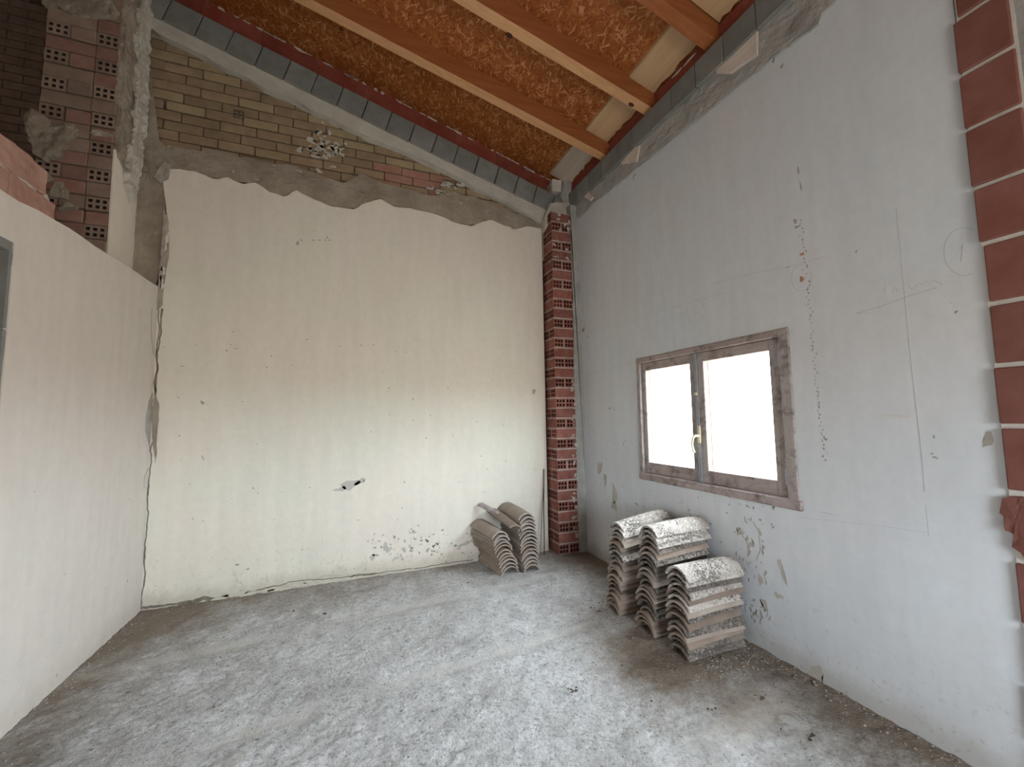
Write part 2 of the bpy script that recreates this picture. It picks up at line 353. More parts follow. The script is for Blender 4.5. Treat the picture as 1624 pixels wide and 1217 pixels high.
def ribbon(bm, pts, wid, ax, v0, v1):
    """thin strip of changing width following pts on a wall plane"""
    L = []; R_ = []
    for i, p_ in enumerate(pts):
        a = pts[max(0, i-1)]; b_ = pts[min(len(pts)-1, i+1)]
        dx, dy = b_[0]-a[0], b_[1]-a[1]; l = math.hypot(dx, dy) or 1
        w_ = (wid[i] if isinstance(wid, (list, tuple)) else wid)/2
        L.append((p_[0]-dy/l*w_, p_[1]+dx/l*w_)); R_.append((p_[0]+dy/l*w_, p_[1]-dx/l*w_))
    def P(u, v, d): return (d, u, v) if ax == 0 else ((u, d, v) if ax == 1 else (u, v, d))
    for i in range(len(pts)-1):
        q = [L[i], L[i+1], R_[i+1], R_[i]]
        a = [bm.verts.new(P(*c, v0)) for c in q]; b_ = [bm.verts.new(P(*c, v1)) for c in q]
        bm.faces.new(a); bm.faces.new(b_[::-1])
        for k in range(4): bm.faces.new((a[k], a[(k+1) % 4], b_[(k+1) % 4], b_[k]))
def roughen(o, step, amp, seed, axis=None, scale=9.0):
    """subdivide a slab and push its skin about with noise so that it reads as hand-thrown mortar"""
    me = o.data; bm = bmesh.new(); bm.from_mesh(me)
    for _ in range(7):
        es = [e for e in bm.edges if e.calc_length() > step]
        if not es: break
        bmesh.ops.subdivide_edges(bm, edges=es, cuts=1); bmesh.ops.triangulate(bm, faces=bm.faces[:])
    bm.normal_update()
    for v in bm.verts:
        nn = noise.noise(v.co*scale + Vector((seed, 0, 0)))*0.6 + noise.noise(v.co*scale*3 + Vector((0, seed, 0)))*0.4
        v.co += v.normal * nn * amp
    bm.to_mesh(me); bm.free()
    return o

# ================================================================== THE SETTING
# ---------- floor: uneven screed with the smooth guide strips of the mason
BANDS = [((-1.5, 3.26), (1.7, 3.55), 0.10), ((-1.4, 2.30), (1.65, 2.66), 0.09), ((0.4, 1.30), (2.05, 1.60), 0.085), ((-1.5, 1.35), (0.3, 1.5), 0.08)]
def seg_d(p_, a, b_):
    ax_, ay = a; bx, by = b_; t_ = max(0, min(1, ((p_[0]-ax_)*(bx-ax_)+(p_[1]-ay)*(by-ay))/((bx-ax_)**2+(by-ay)**2)))
    return math.hypot(p_[0]-ax_-(bx-ax_)*t_, p_[1]-ay-(by-ay)*t_)
def band_at(x, y): return max(max(0.0, min(1.0 if k < 2 else 1.7, (1.25 if k < 2 else 1.7) - seg_d((x, y), a, b_)/w_)) for k, (a, b_, w_) in enumerate(BANDS))
def dust_shade_at(x, y):
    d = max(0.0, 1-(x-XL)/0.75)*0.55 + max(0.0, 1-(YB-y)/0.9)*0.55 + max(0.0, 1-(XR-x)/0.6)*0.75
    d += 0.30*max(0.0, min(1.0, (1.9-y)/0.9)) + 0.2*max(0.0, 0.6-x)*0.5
    d += 0.75*math.exp(-((x-1.85)**2/0.16 + (y-2.2)**2/0.5)) + 0.45*math.exp(-((x-1.6)**2/0.12 + (y-2.05)**2/0.10))  # shade at the foot of the window tile stacks, put into the floor colour
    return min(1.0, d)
LIME = [(*onfloor(1013, 1167), 0.065), (*onfloor(1252, 1142), 0.06), (*onfloor(1182, 1172), 0.055), (*onfloor(375, 1205), 0.07)]
def lime_at(x, y): return max(max(0.0, 1.3-1.3*math.hypot(x-a, y-b_)/c) for a, b_, c in LIME)
def fl_h(x, y):
    v = Vector((x, y, 0)); h = noise.noise(v*1.3)*0.006
    n_ = noise.noise(v*24); r = noise.noise(v*9)*0.006 + n_*0.005 + abs(noise.noise(v*41))*0.007*(0.6+n_)
    h += r*max(0.05, 1-0.9*band_at(x, y))
    for bx, by, br in LIME:
        d = math.hypot((x-bx), (y-by))/br
        if d < 1: h += 0.012*(1-d*d)
    return h - 0.008
x0, x1, y0, y1 = XL-0.13, XR+0.27, -3.0, YB+0.05
xs_f = [x0+(x1-x0)*i/330 for i in range(331)]
ys_f = [y0+(0.7-y0)*j/60 for j in range(60)] + [0.7+(y1-0.7)*j/290 for j in range(291)]      # finer where it is looked at
nx, ny = len(xs_f)-1, len(ys_f)-1
vs = []; band = []; dust_shade = []; lime = []
for j in range(ny+1):
    for i in range(nx+1):
        x = xs_f[i]; y = ys_f[j]
        vs.append((x, y, fl_h(x, y))); band.append(band_at(x, y)); dust_shade.append(dust_shade_at(x, y)); lime.append(lime_at(x, y))
fs = [(j*(nx+1)+i, j*(nx+1)+i+1, (j+1)*(nx+1)+i+1, (j+1)*(nx+1)+i) for j in range(ny) for i in range(nx)]
k0 = len(vs)
vs += [(x0, y0, -0.2), (x1, y0, -0.2), (x1, y1, -0.2), (x0, y1, -0.2)]; fs.append((k0+3, k0+2, k0+1, k0)); band += [0]*4; dust_shade += [0]*4; lime += [0]*4
me = bpy.data.meshes.new('floor'); me.from_pydata(vs, [], fs)
for nme, arr in (('band', band), ('dust', dust_shade), ('lime', lime)):
    a = me.attributes.new(nme, 'FLOAT', 'POINT'); a.data.foreach_set('value', arr)
for p_ in me.polygons: p_.use_smooth = True
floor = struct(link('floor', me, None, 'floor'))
hall = link('hall_slab', None); 
bpy.data.objects.remove(hall)
box('hall_slab', -4.7, XL-0.13, -3.0, 5.7, -0.2, -0.01, 'cement', floor)

# ---------- roof: strand boards over the rafters, joints above the rafters
ceiling = struct(empty('ceiling'))
RY = [4.95, 3.58, 2.84, 2.08, 1.33, 0.58, -0.17, -0.92, -1.67, -2.42]
edges = [5.8, 3.58, 2.08, 0.58, -0.92, -3.1]
for a, b_ in zip(edges[:-1], edges[1:]):
    prism('strand_board', [(-4.8, roofz(-4.8, C_OSB)), (2.95, roofz(2.95, C_OSB)), (2.95, roofz(2.95, C_OSB+0.025)), (-4.8, roofz(-4.8, C_OSB+0.025))], 1, b_, a-0.002, 'osb', ceiling)

def rafter(yc, skew, label, pale=False):
    o = empty('rafter', (0, yc, 0))
    xa, xb = -4.6, 2.46
    bm = bmesh.new()
    n = 24
    rings = []
    for i in range(n+1):
        x = xa + (xb-xa)*i/n; yy = skew*x; wv = 0.003*noise.noise(Vector((x*1.1, yc, 0)))
        rings.append([bm.verts.new((x, yy+s*0.05+wv, roofz(x, c))) for s, c in ((-1, C_RAFT), (1, C_RAFT), (1, C_OSB-0.001), (-1, C_OSB-0.001))])
    for a, b_ in zip(rings[:-1], rings[1:]):
        for k in range(4): bm.faces.new((a[k], a[(k+1) % 4], b_[(k+1) % 4], b_[k]))
    bm.faces.new(rings[0]); bm.faces.new(rings[-1][::-1])
    long_e = [e for e in bm.edges if abs(e.verts[0].co.x-e.verts[1].co.x) > 0.1]
    bmesh.ops.bevel(bm, geom=long_e, offset=0.0025, segments=1, affect='EDGES')
    bm.normal_update(); be = link('beam', mesh_of(bm), o, 'rafter')
    if pale:                                        # paler underside paints in the floor's bounce light, sides stay dark
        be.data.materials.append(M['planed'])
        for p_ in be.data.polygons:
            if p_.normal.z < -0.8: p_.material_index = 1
    return tag(o, label, 'beam', 'pine roof rafters')
def knot(raf, px, py, face, r=0.014):
    """dark knots and bolt heads that show on a rafter's underside or side"""
    y0_ = raf.location.y
    d = Rm @ Vector(((px-812)/F_PX, -(py-608.5)/F_PX, -1.0)); o_ = Vector((0, 0, EYE))
    t_ = (C_RAFT - EYE)/(d.z + SL*d.x) if face == 'b' else (y0_-0.05)/d.y
    q = o_ + d*t_
    bm = bmesh.new(); vv = []
    for k in range(9):
        a = 2*PI*k/9
        vv.append((q.x + r*1.4*math.cos(a), q.y - y0_ + (r*math.sin(a) if face == 'b' else -0.0006), q.z + (-SL*r*1.4*math.cos(a) - 0.0008 if face == 'b' else r*math.sin(a))))
    bm.faces.new([bm.verts.new(v) for v in vv])
    link('knot', mesh_of(bm), raf, 'knot')
places = {4.95: 'beyond the brick pier', 3.58: 'nearest the far block course', 2.84: 'second from the far block course', 2.08: 'third from the far block course, crossing the upper right'}
for k, yc in enumerate(RY):
    lab = ('pine roof rafter ' + places[yc]) if yc in places else 'pine roof rafter under the strand board, number %s above and behind the viewer' % ['one', 'two', 'three', 'four', 'five', 'six'][k-4]
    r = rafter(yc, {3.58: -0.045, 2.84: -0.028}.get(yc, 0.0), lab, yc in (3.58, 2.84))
    if yc == 3.58:
        knot(r, 541, 46, 'b'); knot(r, 654, 99.5, 'b', 0.008)
    if yc == 2.84:
        knot(r, 807.5, 56, 'b', 0.022); knot(r, 1001, 166, 'b', 0.02)

# boards nailed under the strand board between the rafter ends
def plate(ya, yb, mat, label):
    bm = bmesh.new(); cb, ct = C_OSB-0.03, C_OSB-0.001
    rnd = random.Random(int(ya*100)); n = 14
    top = []
    for i in range(n+1):
        y = ya+(yb-ya)*i/n; xe = 2.445 + rnd.uniform(-0.012, 0.012)
        top.append([bm.verts.new((x, y, roofz(x, c))) for x, c in ((2.195, cb), (xe, cb), (xe, ct), (2.195, ct))])
    for a, b_ in zip(top[:-1], top[1:]):
        for k in range(4): bm.faces.new((a[k], a[(k+1) % 4], b_[(k+1) % 4], b_[k]))
    bm.faces.new(top[0]); bm.faces.new(top[-1][::-1])
    return tag(link('eaves_board', mesh_of(bm), None, mat), label, 'board', 'eaves boards between the rafter ends')
plate(3.55, 4.24, 'mortar_board', 'mortar-smeared board at the far ceiling corner, beyond the last rafter')
plate(2.84, 3.42, 'plank', 'pale pine eaves board between the two farthest rafters')
plate(2.14, 2.72, 'plank', 'pale pine eaves board between the second and third rafters')
plate(1.39, 2.02, 'plank', 'pale splintered eaves board at the top edge, right of the third rafter')

# ---------- shared brick meshes
def brick_mesh(L, H, D, bev=0.004, jit=0.002, seed=0):
    rnd = random.Random(seed); bm = bmesh.new(); vv = box_bm(bm, -L/2, L/2, 0, D, -H/2, H/2)
    for v in vv: v.co.x += rnd.uniform(-jit, jit); v.co.z += rnd.uniform(-jit, jit)
    bmesh.ops.bevel(bm, geom=bm.edges[:], offset=bev, segments=1, affect='EDGES')
    return mesh_of(bm)
def hollow_mesh(W, H, D, cols=3, rows=2, hole=0.62, depth=0.09, seed=0, mats=('pillar_brick', 'pillar_hole')):
    """brick seen end-on: perforated face at y=0, body to y=D"""
    bm = bmesh.new(); xs = [-W/2]; zs = [-H/2]
    rnd = random.Random(seed)
    mx = W*0.08; cw = (W-mx)/cols; mz = H*0.12; ch = (H-mz)/rows
    for c in range(cols):
        a = -W/2+mx/2+cw*c; xs += [a+cw*(1-hole)/2, a+cw*(1+hole)/2]
    xs.append(W/2)
    for r in range(rows):
        a = -H/2+mz/2+ch*r; zs += [a+ch*(1-hole)/2, a+ch*(1+hole)/2]
    zs.append(H/2)
    g = [[bm.verts.new((x, 0, z)) for z in zs] for x in xs]
    for i in range(len(xs)-1):
        for j in range(len(zs)-1):
            q = (g[i][j], g[i+1][j], g[i+1][j+1], g[i][j+1])
            if i % 2 == 1 and j % 2 == 1:
                b_ = [bm.verts.new((v.co.x, depth, v.co.z)) for v in q]
                for k in range(4):
                    f = bm.faces.new((q[k], q[(k+1) % 4], b_[(k+1) % 4], b_[k])); f.material_index = 1
                f = bm.faces.new(b_); f.material_index = 1
            else: bm.faces.new(q)
    n, m_ = len(xs)-1, len(zs)-1
    ring = [g[i][0] for i in range(n+1)] + [g[n][j] for j in range(1, m_+1)] + [g[i][m_] for i in range(n-1, -1, -1)] + [g[0][j] for j in range(m_-1, 0, -1)]
    back = [bm.verts.new((v.co.x, D, v.co.z)) for v in ring]
    for k in range(len(ring)): bm.faces.new((ring[k], ring[(k+1) % len(ring)], back[(k+1) % len(ring)], back[k]))
    bm.faces.new(back)
    bmesh.ops.recalc_face_normals(bm, faces=bm.faces)
    me = mesh_of(bm)
    for mm in mats: me.materials.append(M[mm])
    return me
def inst(name, me, parent, loc, rotz=0.0, roty=0.0):
    o = bpy.data.objects.new(name, me); COL.objects.link(o); o.parent = parent; o.location = loc; o.rotation_euler = (0, roty, rotz); return o
def with_mat(me, mat):
    m2 = me.copy(); m2.materials.clear(); m2.materials.append(M[mat]); return m2

# ---------- far wall
wb = struct(empty('wall_back', (0, 0, 0)))
YBR = YB + 0.045                                 # face of the bare brickwork
box('brick_backing', -1.708, XR+0.27, YBR+0.012, YBR+0.25, -0.05, 3.95, 'joint', wb)
prism('gable_backing', [(-1.708, 3.95), (2.70, 3.95), (2.70, 3.96), (2.43, roofz(2.43, C_BLOCK-0.1)), (-1.708, roofz(-1.708, C_BLOCK-0.1))], 1, YBR+0.012, YBR+0.25, 'joint', wb)
bl = [with_mat(brick_mesh(0.280, 0.079, 0.06, seed=s), m_) for s, m_ in ((1, 'tan_brick'), (2, 'ochre_brick'), (3, 'rose_brick'), (4, 'tan_brick'))]
sh = [with_mat(brick_mesh(0.05, 0.076, 0.06, seed=9), 'tan_brick')]
hol = hollow_mesh(0.085, 0.079, 0.06, 2, 2, 0.6, 0.05, mats=('joint', 'dark_void'))
rb = random.Random(3); row = 0; z = 3.80
lower_clip = lambda x: 3.76
while z < 5.3:
    x = -1.70 + (0.145 if row % 2 else 0.0) - 0.02*row % 0.05
    if row % 2: inst('brick', with_mat(brick_mesh(0.13, 0.079, 0.06, seed=row), 'tan_brick'), wb, (-1.64, YBR, z))
    while x < 2.3:
        cx_ = x+0.145
        if z + 0.045 < roofz(cx_+0.14, C_BLOCK-0.20) + 0.10:
            red = (z < 4.12 and 0.1 < cx_ < 1.0 and rb.random() < 0.45) or rb.random() < 0.03
            mm = bl[2] if red else (bl[1] if (rb.random() < 0.25 + 0.30*(cx_ > 0)) else bl[rb.choice((0, 3))])
            zz = z - 0.010*(cx_+1.6)/1.0*0.2
            inst('brick', mm, wb, (cx_, YBR + rb.uniform(-0.007, 0.004), zz + rb.uniform(-0.003, 0.003)), rb.uniform(-0.012, 0.012), rb.uniform(-0.009, 0.009))
        x += 0.2895
    z += 0.0905; row += 1
inst('brick', hol, wb, (onback(377, 177)[0], YBR-0.008, onback(377, 177)[1]))
inst('brick', hollow_mesh(0.125, 0.085, 0.06, 4, 3, 0.6, 0.05, mats=('tan_brick', 'dark_void')), wb, (onback(713, 288)[0], YBR-0.010, onback(713, 288)[1]))

# rough brown render: band over the plaster and the strip beside the partition
low = [(-1.708, 2.0), (-0.90, 2.0), (-0.90, 3.35), (2.43, 3.35)]
box('scratch_coat', -1.70, -1.20, YB+0.018, YBR+0.02, 1.9, 3.75, 'render', wb)
upx = [(852, 352), (800, 330), (745, 310), (705, 300), (690, 312), (650, 300), (600, 290), (575, 275), (540, 292), (500, 276), (470, 262), (430, 258), (400, 250), (370, 250), (345, 236), (310, 240), (285, 232), (262, 232), (244, 215), (236, 190), (232, 150), (222, 110), (214, 60), (208, 40)]
up = [onback(*q) for q in upx]
ur = rag(up, 0.04, 0.012, 5)
band_up = [q for q in ur if q[0] > -1.50]; col_up = [q for q in ur if q[0] <= -1.50]
roughen(prism('brown_render', [(-1.708, 1.9), (-1.30, 1.9), (-1.30, 3.80), (-1.50, band_up[-1][1])] + col_up + [(-1.708, col_up[-1][1])], 1, YB+0.011, YBR+0.02, 'render', wb), 0.05, 0.011, 9)
pts = [(-1.50, 3.30), (2.43, 3.30), (2.43, up[0][1]-0.01)] + band_up + [(-1.50, band_up[-1][1])]
roughen(prism('brown_render', pts, 1, YB+0.010, YBR+0.02, 'render', wb), 0.05, 0.011, 3)
# thicker lumps of render along the broken edge
rl = random.Random(21)
for (px, py, rx, rz) in ((330, 262, .30, .05), (450, 285, .26, .045), (560, 310, .24, .06), (640, 316, .2, .05), (730, 338, .25, .06), (800, 345, .18, .05)):
    c = onback(px, py, YB)
    roughen(prism('render_lump', blob(c[0], c[1], rx, rz, int(px), 20, 0.3, -0.05), 1, YB+0.006, YB+0.04, 'render', wb), 0.04, 0.010, px)
# plaster coat, its broken edge traced on the wall plane
edge_px = [(254, 470), (256, 430), (262, 385), (266, 360), (262, 330), (261, 310), (258, 285), (268, 268), (285, 268), (310, 272), (340, 284), (362, 281), (385, 292), (405, 290), (430, 305), (450, 312), (470, 302), (490, 312), (520, 326), (545, 330), (560, 332), (580, 322), (605, 316), (625, 328), (650, 330), (680, 337), (705, 345), (725, 354), (748, 359), (765, 352), (780, 349), (800, 358), (818, 364), (835, 359), (856, 362)]
ed = [onback(*q) for q in edge_px]
left_edge = [(-1.60, -0.05), (-1.60, 2.36), (-1.53, 2.36), (-1.53, 2.55)]
pr = [(2.06, ed[-1][1]), (2.06, -0.05)]
pts = pr[::-1]
outline = [(-1.60, -0.05)] + [(-1.60, 2.36), (-1.548, 2.40), (-1.542, ed[0][1])] + rag(ed, 0.035, 0.006, 2) + [(2.055, ed[-1][1]-0.01), (2.055, -0.05)]
prism('plaster_coat', outline, 1, YB, YB+0.04, 'plaster_back', wb)
uc = [onback(*q) for q in [(250, 492), (257, 485), (260, 455), (263, 425), (268, 405), (269, 385), (267, 355), (264, 335), (259, 330), (259, 350), (262, 378), (259, 405), (253, 430), (250, 455)]]
roughen(prism('undercoat_edge', rag(uc+uc[:1], 0.04, 0.006, 3)[:-1], 1, YB-0.002, YB+0.03, 'undercoat', wb), 0.03, 0.010, 5)
roughen(prism('broken_edge_lump', rag([onback(*q) for q in [(245, 282), (262, 258), (270, 262), (268, 285), (254, 290)]], 0.03, 0.006, 3), 1, YB-0.015, YB+0.02, 'undercoat', wb), 0.02, 0.014, 5)
# a few flakes left on the brickwork near (510,225)
bm = bmesh.new(); rf = random.Random(12)
for k in range(34):
    px, py = rf.gauss(512, 15), rf.gauss(228, 17); c = onback(px, py)
    prism('', blob(c[0], c[1], rf.uniform(.010, .045), rf.uniform(.008, .028), k, 9, 0.7), 1, YBR-0.012, YBR+0.004, None, None, bm)
for k in range(14):
    px, py = rf.gauss(708, 16), rf.gauss(300, 8); c = onback(px, py)
    prism('', blob(c[0], c[1], rf.uniform(.012, .05), rf.uniform(.008, .022), 40+k, 9, 0.7), 1, YBR-0.034, YBR-0.015, None, None, bm)
stuff(link('mortar_flakes', mesh_of(bm), wb, 'bed_mortar'))
# concrete ring-beam blocks following the slope
bk = brick_mesh(0.236, 0.238, 0.19, 0.005, 0.001, 5)
th = -math.atan(SL)
cs = math.cos(math.atan(SL)); sn = math.sin(math.atan(SL))
bme = [with_mat(brick_mesh(0.236, 0.225, 0.19, 0.006, 0.0015, s), 'block') for s in (5, 6, 7)]
k = 0; s_ = 0.0
xstart = 2.42
while True:
    x = xstart - 0.118*cs - s_*cs
    if x < -1.95: break
    zc = roofz(x, C_BLOCK) - 0.1125/cs
    inst('block', bme[k % 3], wb, (x, YB-0.05 + 0.0015*(k % 2), zc), 0, math.atan(SL) + 0.004*((k % 3)-1))
    s_ += 0.2435; k += 1
# pale bedding mortar under the blocks
lowpx = [(0, 0)]
c4 = lambda a, b_: (550+a/4.0575, 100+b_/4.0575)
c3 = lambda a, b_: (200+a/4.0575, b_/4.0575)
lp = [c3(130, 160), c3(210, 225), c3(390, 310), c3(560, 400), c3(640, 450), c3(780, 495), c3(880, 570), c3(960, 605), c3(1130, 670), c3(1230, 735), c3(1330, 770), c3(1400, 815), c3(1500, 860), c3(1620, 915), c4(100, 470), c4(280, 540), c4(500, 630), c4(640, 700), c4(720, 745), c4(870, 830), c4(1000, 885), c4(1130, 960), c4(1240, 1025)]
lw = rag([onback(*q, YB-0.01) for q in lp], 0.06, 0.006, 8)
topline = [(2.36, roofz(2.36, C_BLOCK-0.225)), (-1.708, roofz(-1.708, C_BLOCK-0.225))]
m1 = prism('bedding_mortar', lw + [(2.36, lw[-1][1]-0.01)] + topline, 1, YB-0.028, YBR, 'bed_mortar', wb)
roughen(m1, 0.07, 0.009, 11)
# maroon brick course behind the blocks
def run_on_slope(y, c0, c1, a, b_, cuts, mat, depth):
    xs_ = [a] + cuts + [b_]
    for p0, p1 in zip(xs_[:-1], xs_[1:]):
        g = 0.0012
        prism('brick', [(p0+g, roofz(p0+g, c0)), (p1-g, roofz(p1-g, c0)), (p1-g, roofz(p1-g, c1)), (p0+g, roofz(p0+g, c1))], 1, y, y+depth, mat, wb)
cuts = [-1.85, -1.36, -0.87, -0.39, 0.10, 0.58, 1.07, 1.55, 2.02]
run_on_slope(YB+0.143, C_BLOCK-0.02, C_OSB-0.004, -2.1, 2.43, cuts, 'maroon', 0.06)
prism('mortar_bed', [(-2.1, roofz(-2.1, C_BLOCK-0.03)), (2.45, roofz(2.45, C_BLOCK-0.03)), (2.45, roofz(2.45, C_OSB-0.001)), (-2.1, roofz(-2.1, C_OSB-0.001))], 1, YB+0.155, YB+0.3, 'white_mortar', wb)
bm = bmesh.new(); rr = random.Random(4)
for k in range(46):
    x = rr.uniform(-1.7, 2.3); prism('', blob(x, roofz(x, C_OSB-0.012), rr.uniform(.015, .05), rr.uniform(.004, .014), k, 9, 0.6, -0.28), 1, YB+0.138, YB+0.15, None, None, bm)
stuff(link('mortar_smears', mesh_of(bm), wb, 'white_mortar'))

# peeled patches, chips, cracks on the far wall
def marks(name, items, ax, plane, out, mat, parent, thick=0.002):
    bm = bmesh.new(); sgn = out
    for k, (px, py, rx, ry, ang) in enumerate(items):
        c = onback(px, py) if ax == 1 else (onright(px, py) if plane > 0 else onleft(px, py))
        prism('', blob(c[0], c[1], rx, ry, k*7+int(px), 11, 0.55, ang), ax, plane+sgn*thick*0.4, plane-sgn*0.01, None, None, bm)
    return stuff(link(name, mesh_of(bm), parent, mat))
rw_ = random.Random(31)
it = [(556, 769, .10, .035, .3), (540, 776, .05, .02, 0), (571, 764, .05, .02, .4)]
marks('peeled_patches', it + [(737, 863, .055, .022, .35), (722, 866, .018, .012, 0), (613, 869, .028, .045, .2), (591, 884, .025, .028, 0), (640, 872, .02, .02, 0), (628, 886, .03, .012, 0.4)], 1, YB, -1, 'scar', wb)
it = [(rw_.gauss(672, 45), rw_.gauss(862, 14), rw_.uniform(.004, .013), rw_.uniform(.004, .016), rw_.uniform(0, 3)) for _ in range(70)]
it += [(rw_.uniform(260, 850), rw_.uniform(520, 890), rw_.uniform(.003, .007), rw_.uniform(.003, .009), rw_.uniform(0, 3)) for _ in range(60)]
it += [(376, 896, .013, .012, 0), (393, 903, .012, .007, 0), (321, 639, .014, .016, 0), (847, 621, .022, .022, 0), (655, 633, .006, .012, 0), (573, 548, .005, .01, 0), (617, 616, .008, .008, 0), (322, 727, .004, .03, .4)]
it += [(x, 381, .010, .006, 0) for x in (478, 497, 507, 516, 522)] + [(472, 386, .012, .02, .3), (519, 377, .008, .008, 0)]
marks('plaster_chips', it, 1, YB, -1, 'scar_dark', wb)
# crack along the foot of the wall
pxs = [(222, 966), (250, 963), (275, 960), (305, 957), (322, 950), (345, 953), (367, 947), (380, 944), (400, 940), (420, 934), (440, 931), (462, 924), (490, 921), (515, 920), (545, 917), (570, 913), (590, 912), (620, 907), (640, 905), (660, 903), (690, 898), (720, 893), (750, 889)]
cp = rag([(onback(*q)[0], onback(*q)[1]+0.006) for q in pxs], 0.02, 0.004, 3)
wd = [0.007+0.020*max(0, noise.noise(Vector((p_[0]*3.1, 4.2, 0)))) + (0.020 if -1.28 < p_[0] < -1.0 else 0) + (0.01 if 0.02 < p_[0] < 0.25 else 0) for p_ in cp]
bm = bmesh.new(); ribbon(bm, cp, wd, 1, YB-0.0012, YB+0.006)
stuff(link('foot_crack', mesh_of(bm), wb, 'crack'))
bm = bmesh.new(); rr = random.Random(5)
for k, (px, py) in enumerate([(350, 949), (375, 942), (395, 943), (425, 936), (445, 935), (470, 927), (500, 925), (548, 921), (610, 911), (655, 906), (520, 915)]):
    c = onback(px, py); prism('', blob(c[0], c[1], rr.uniform(.04, .09), rr.uniform(.010, .02), k, 12, 0.5, 0.02), 1, YB-0.008, YB+0.004, None, None, bm)
stuff(link('loose_plaster_edge', mesh_of(bm), wb, 'plaster_back'))
# seam crack at the partition, with the grey pocket
def seam(zs_): return [(XL+0.004+dx, zz) for zz, dx in zs_]
sc = seam([(2.42, .03), (2.36, .025), (2.2, .03), (2.05, .01), (1.98, 0.012), (1.9, .018), (1.8, .004), (1.70, .015), (1.5, .02), (1.36, 0.03), (1.27, .004), (1.18, .01), (0.9, .0), (0.72, .01), (0.5, 0.0), (0.25, .012), (0.12, .0), (0.0, .0)])
sc = rag(sc, 0.03, 0.005, 6)
bm = bmesh.new(); ribbon(bm, sc, [0.008 + 0.014*max(0, noise.noise(Vector((p_[1]*6, 9, 0)))) for p_ in sc], 1, YB-0.0015, YB+0.004)
stuff(link('seam_crack', mesh_of(bm), wb, 'crack'))
pk = [onback(*q) for q in [(246, 622), (252, 640), (252, 665), (247, 690), (249, 715), (246, 735), (243, 700), (240, 660)]]
roughen(prism('bare_pocket', rag(pk + pk[:1], 0.03, 0.004, 4)[:-1], 1, YB-0.004, YB+0.01, 'render', wb), 0.04, 0.004, 2)
bm = bmesh.new(); tail = [onback(*q) for q in [(252, 475), (251, 500), (253, 525), (249, 548), (247, 565), (251, 580), (248, 600), (246, 622)]]
ribbon(bm, rag(tail, 0.03, 0.003, 9), 0.007, 1, YB-0.0015, YB+0.004); stuff(link('hairline_crack', mesh_of(bm), wb, 'crack'))

# ---------- corner pillar: crossed pairs of hollow bricks
pil = empty('brick_pillar', (2.2, 4.14, 0))
PX0, PX1, PY0, PY1 = 2.083, 2.330, 4.02, 4.262
PH = 0.1115
stuff(boxes('mortar_beds', [(PX0+0.005-2.2, PX1-0.003-2.2, PY0+0.004-4.14, PY1-4.14, max(0.0, i*PH-0.007), i*PH+0.007) for i in range(35)]
      + [(PX0+0.1175-2.2, PX0+0.1285-2.2, PY0+0.004-4.14, PY1-4.14, i*PH, (i+1)*PH) for i in range(0, 34, 2)]
      + [(PX0+0.004-2.2, PX1-0.01-2.2, PY0+0.117-4.14, PY0+0.127-4.14, i*PH, (i+1)*PH) for i in range(1, 34, 2)], 'pink_mortar', pil))
hmesh = [hollow_mesh(0.117, 0.098, 0.24, 3, 2, h_, 0.05, s) for h_, s in ((0.66, 1), (0.62, 2), (0.7, 3))]
stre = [with_mat(brick_mesh(0.243, 0.098, 0.117, 0.004, 0.0025, s), 'pillar_brick') for s in (1, 2)]
rp = random.Random(17)
for i in range(34):
    z = 0.056 + i*PH
    j = lambda a=0.003: rp.uniform(-a, a)
    if i % 2 == 0:      # ends to the room
        for q in (0, 1):
            x = PX0 + 0.060 + q*0.126
            inst('brick', hmesh[rp.randrange(3)], pil, (x-2.2+j(), PY0-4.14+j(), z+j(0.002)), 0, j(0.012))
    else:               # long face to the room, ends to the left
        for q in (0, 1):
            y = PY0 + 0.060 + q*0.124
            inst('brick', hmesh[rp.randrange(3)], pil, (PX0-2.2+j(), y-4.14+j(), z+j(0.002)), -PI/2, 0)
tag(pil, 'slender red pillar of perforated hollow bricks in the far corner', 'pillar')
# mortar slobber on the pillar
bm = bmesh.new()
for k in range(42):
    if k < 14: x, z = rp.uniform(PX0, PX1), rp.uniform(3.25, 3.78)
    else: x, z = rp.uniform(2.27, 2.335), rp.uniform(0.1, 1.9)
    prism('', blob(x-2.2, z, rp.uniform(.008, .03), rp.uniform(.008, .03), k, 9, 0.7), 1, PY0-4.14-0.006, PY0-4.14+0.01, None, None, bm)
stuff(link('mortar_slobber', mesh_of(bm), pil, 'pink_mortar'))
# grey mortar between pillar and right wall
o = prism('corner_mortar', rag([(2.325, -0.02), (2.315, 0.5), (2.322, 0.9), (2.300, 1.3), (2.318, 1.6), (2.325, 1.9), (2.332, 2.4), (2.332, 3.2), (2.335, 3.92)], 0.05, 0.006, 7) + [(2.46, 3.92), (2.46, -0.02)], 1, PY0+0.004, PY1, 'cement', wb)
o = prism('corner_mortar', rag([(2.05, 3.60), (2.052, 3.75), (2.09, 3.86), (2.13, 3.95)], 0.04, 0.01, 3) + [(2.46, 4.02), (2.46, 3.78), (2.2, 3.79), (2.10, 3.70)], 1, YB-0.10, YB+0.04, 'bed_mortar', wb)
roughen(o, 0.05, 0.02, 5)
# torn mortar at the meeting of the two block courses
o = prism('corner_mortar', rag([(2.30, 3.93), (2.29, 4.08), (2.32, 4.28)], 0.04, 0.012, 3) + [(2.42, 4.30), (2.42, 3.90)], 1, YB-0.085, YB-0.02, 'cement', wb)
roughen(o, 0.03, 0.014, 8)
o = box('corner_mortar', 2.20, 2.36, YB-0.02, YB+0.13, 4.16, 4.30, 'white_mortar', wb); roughen(o, 0.03, 0.02, 15)

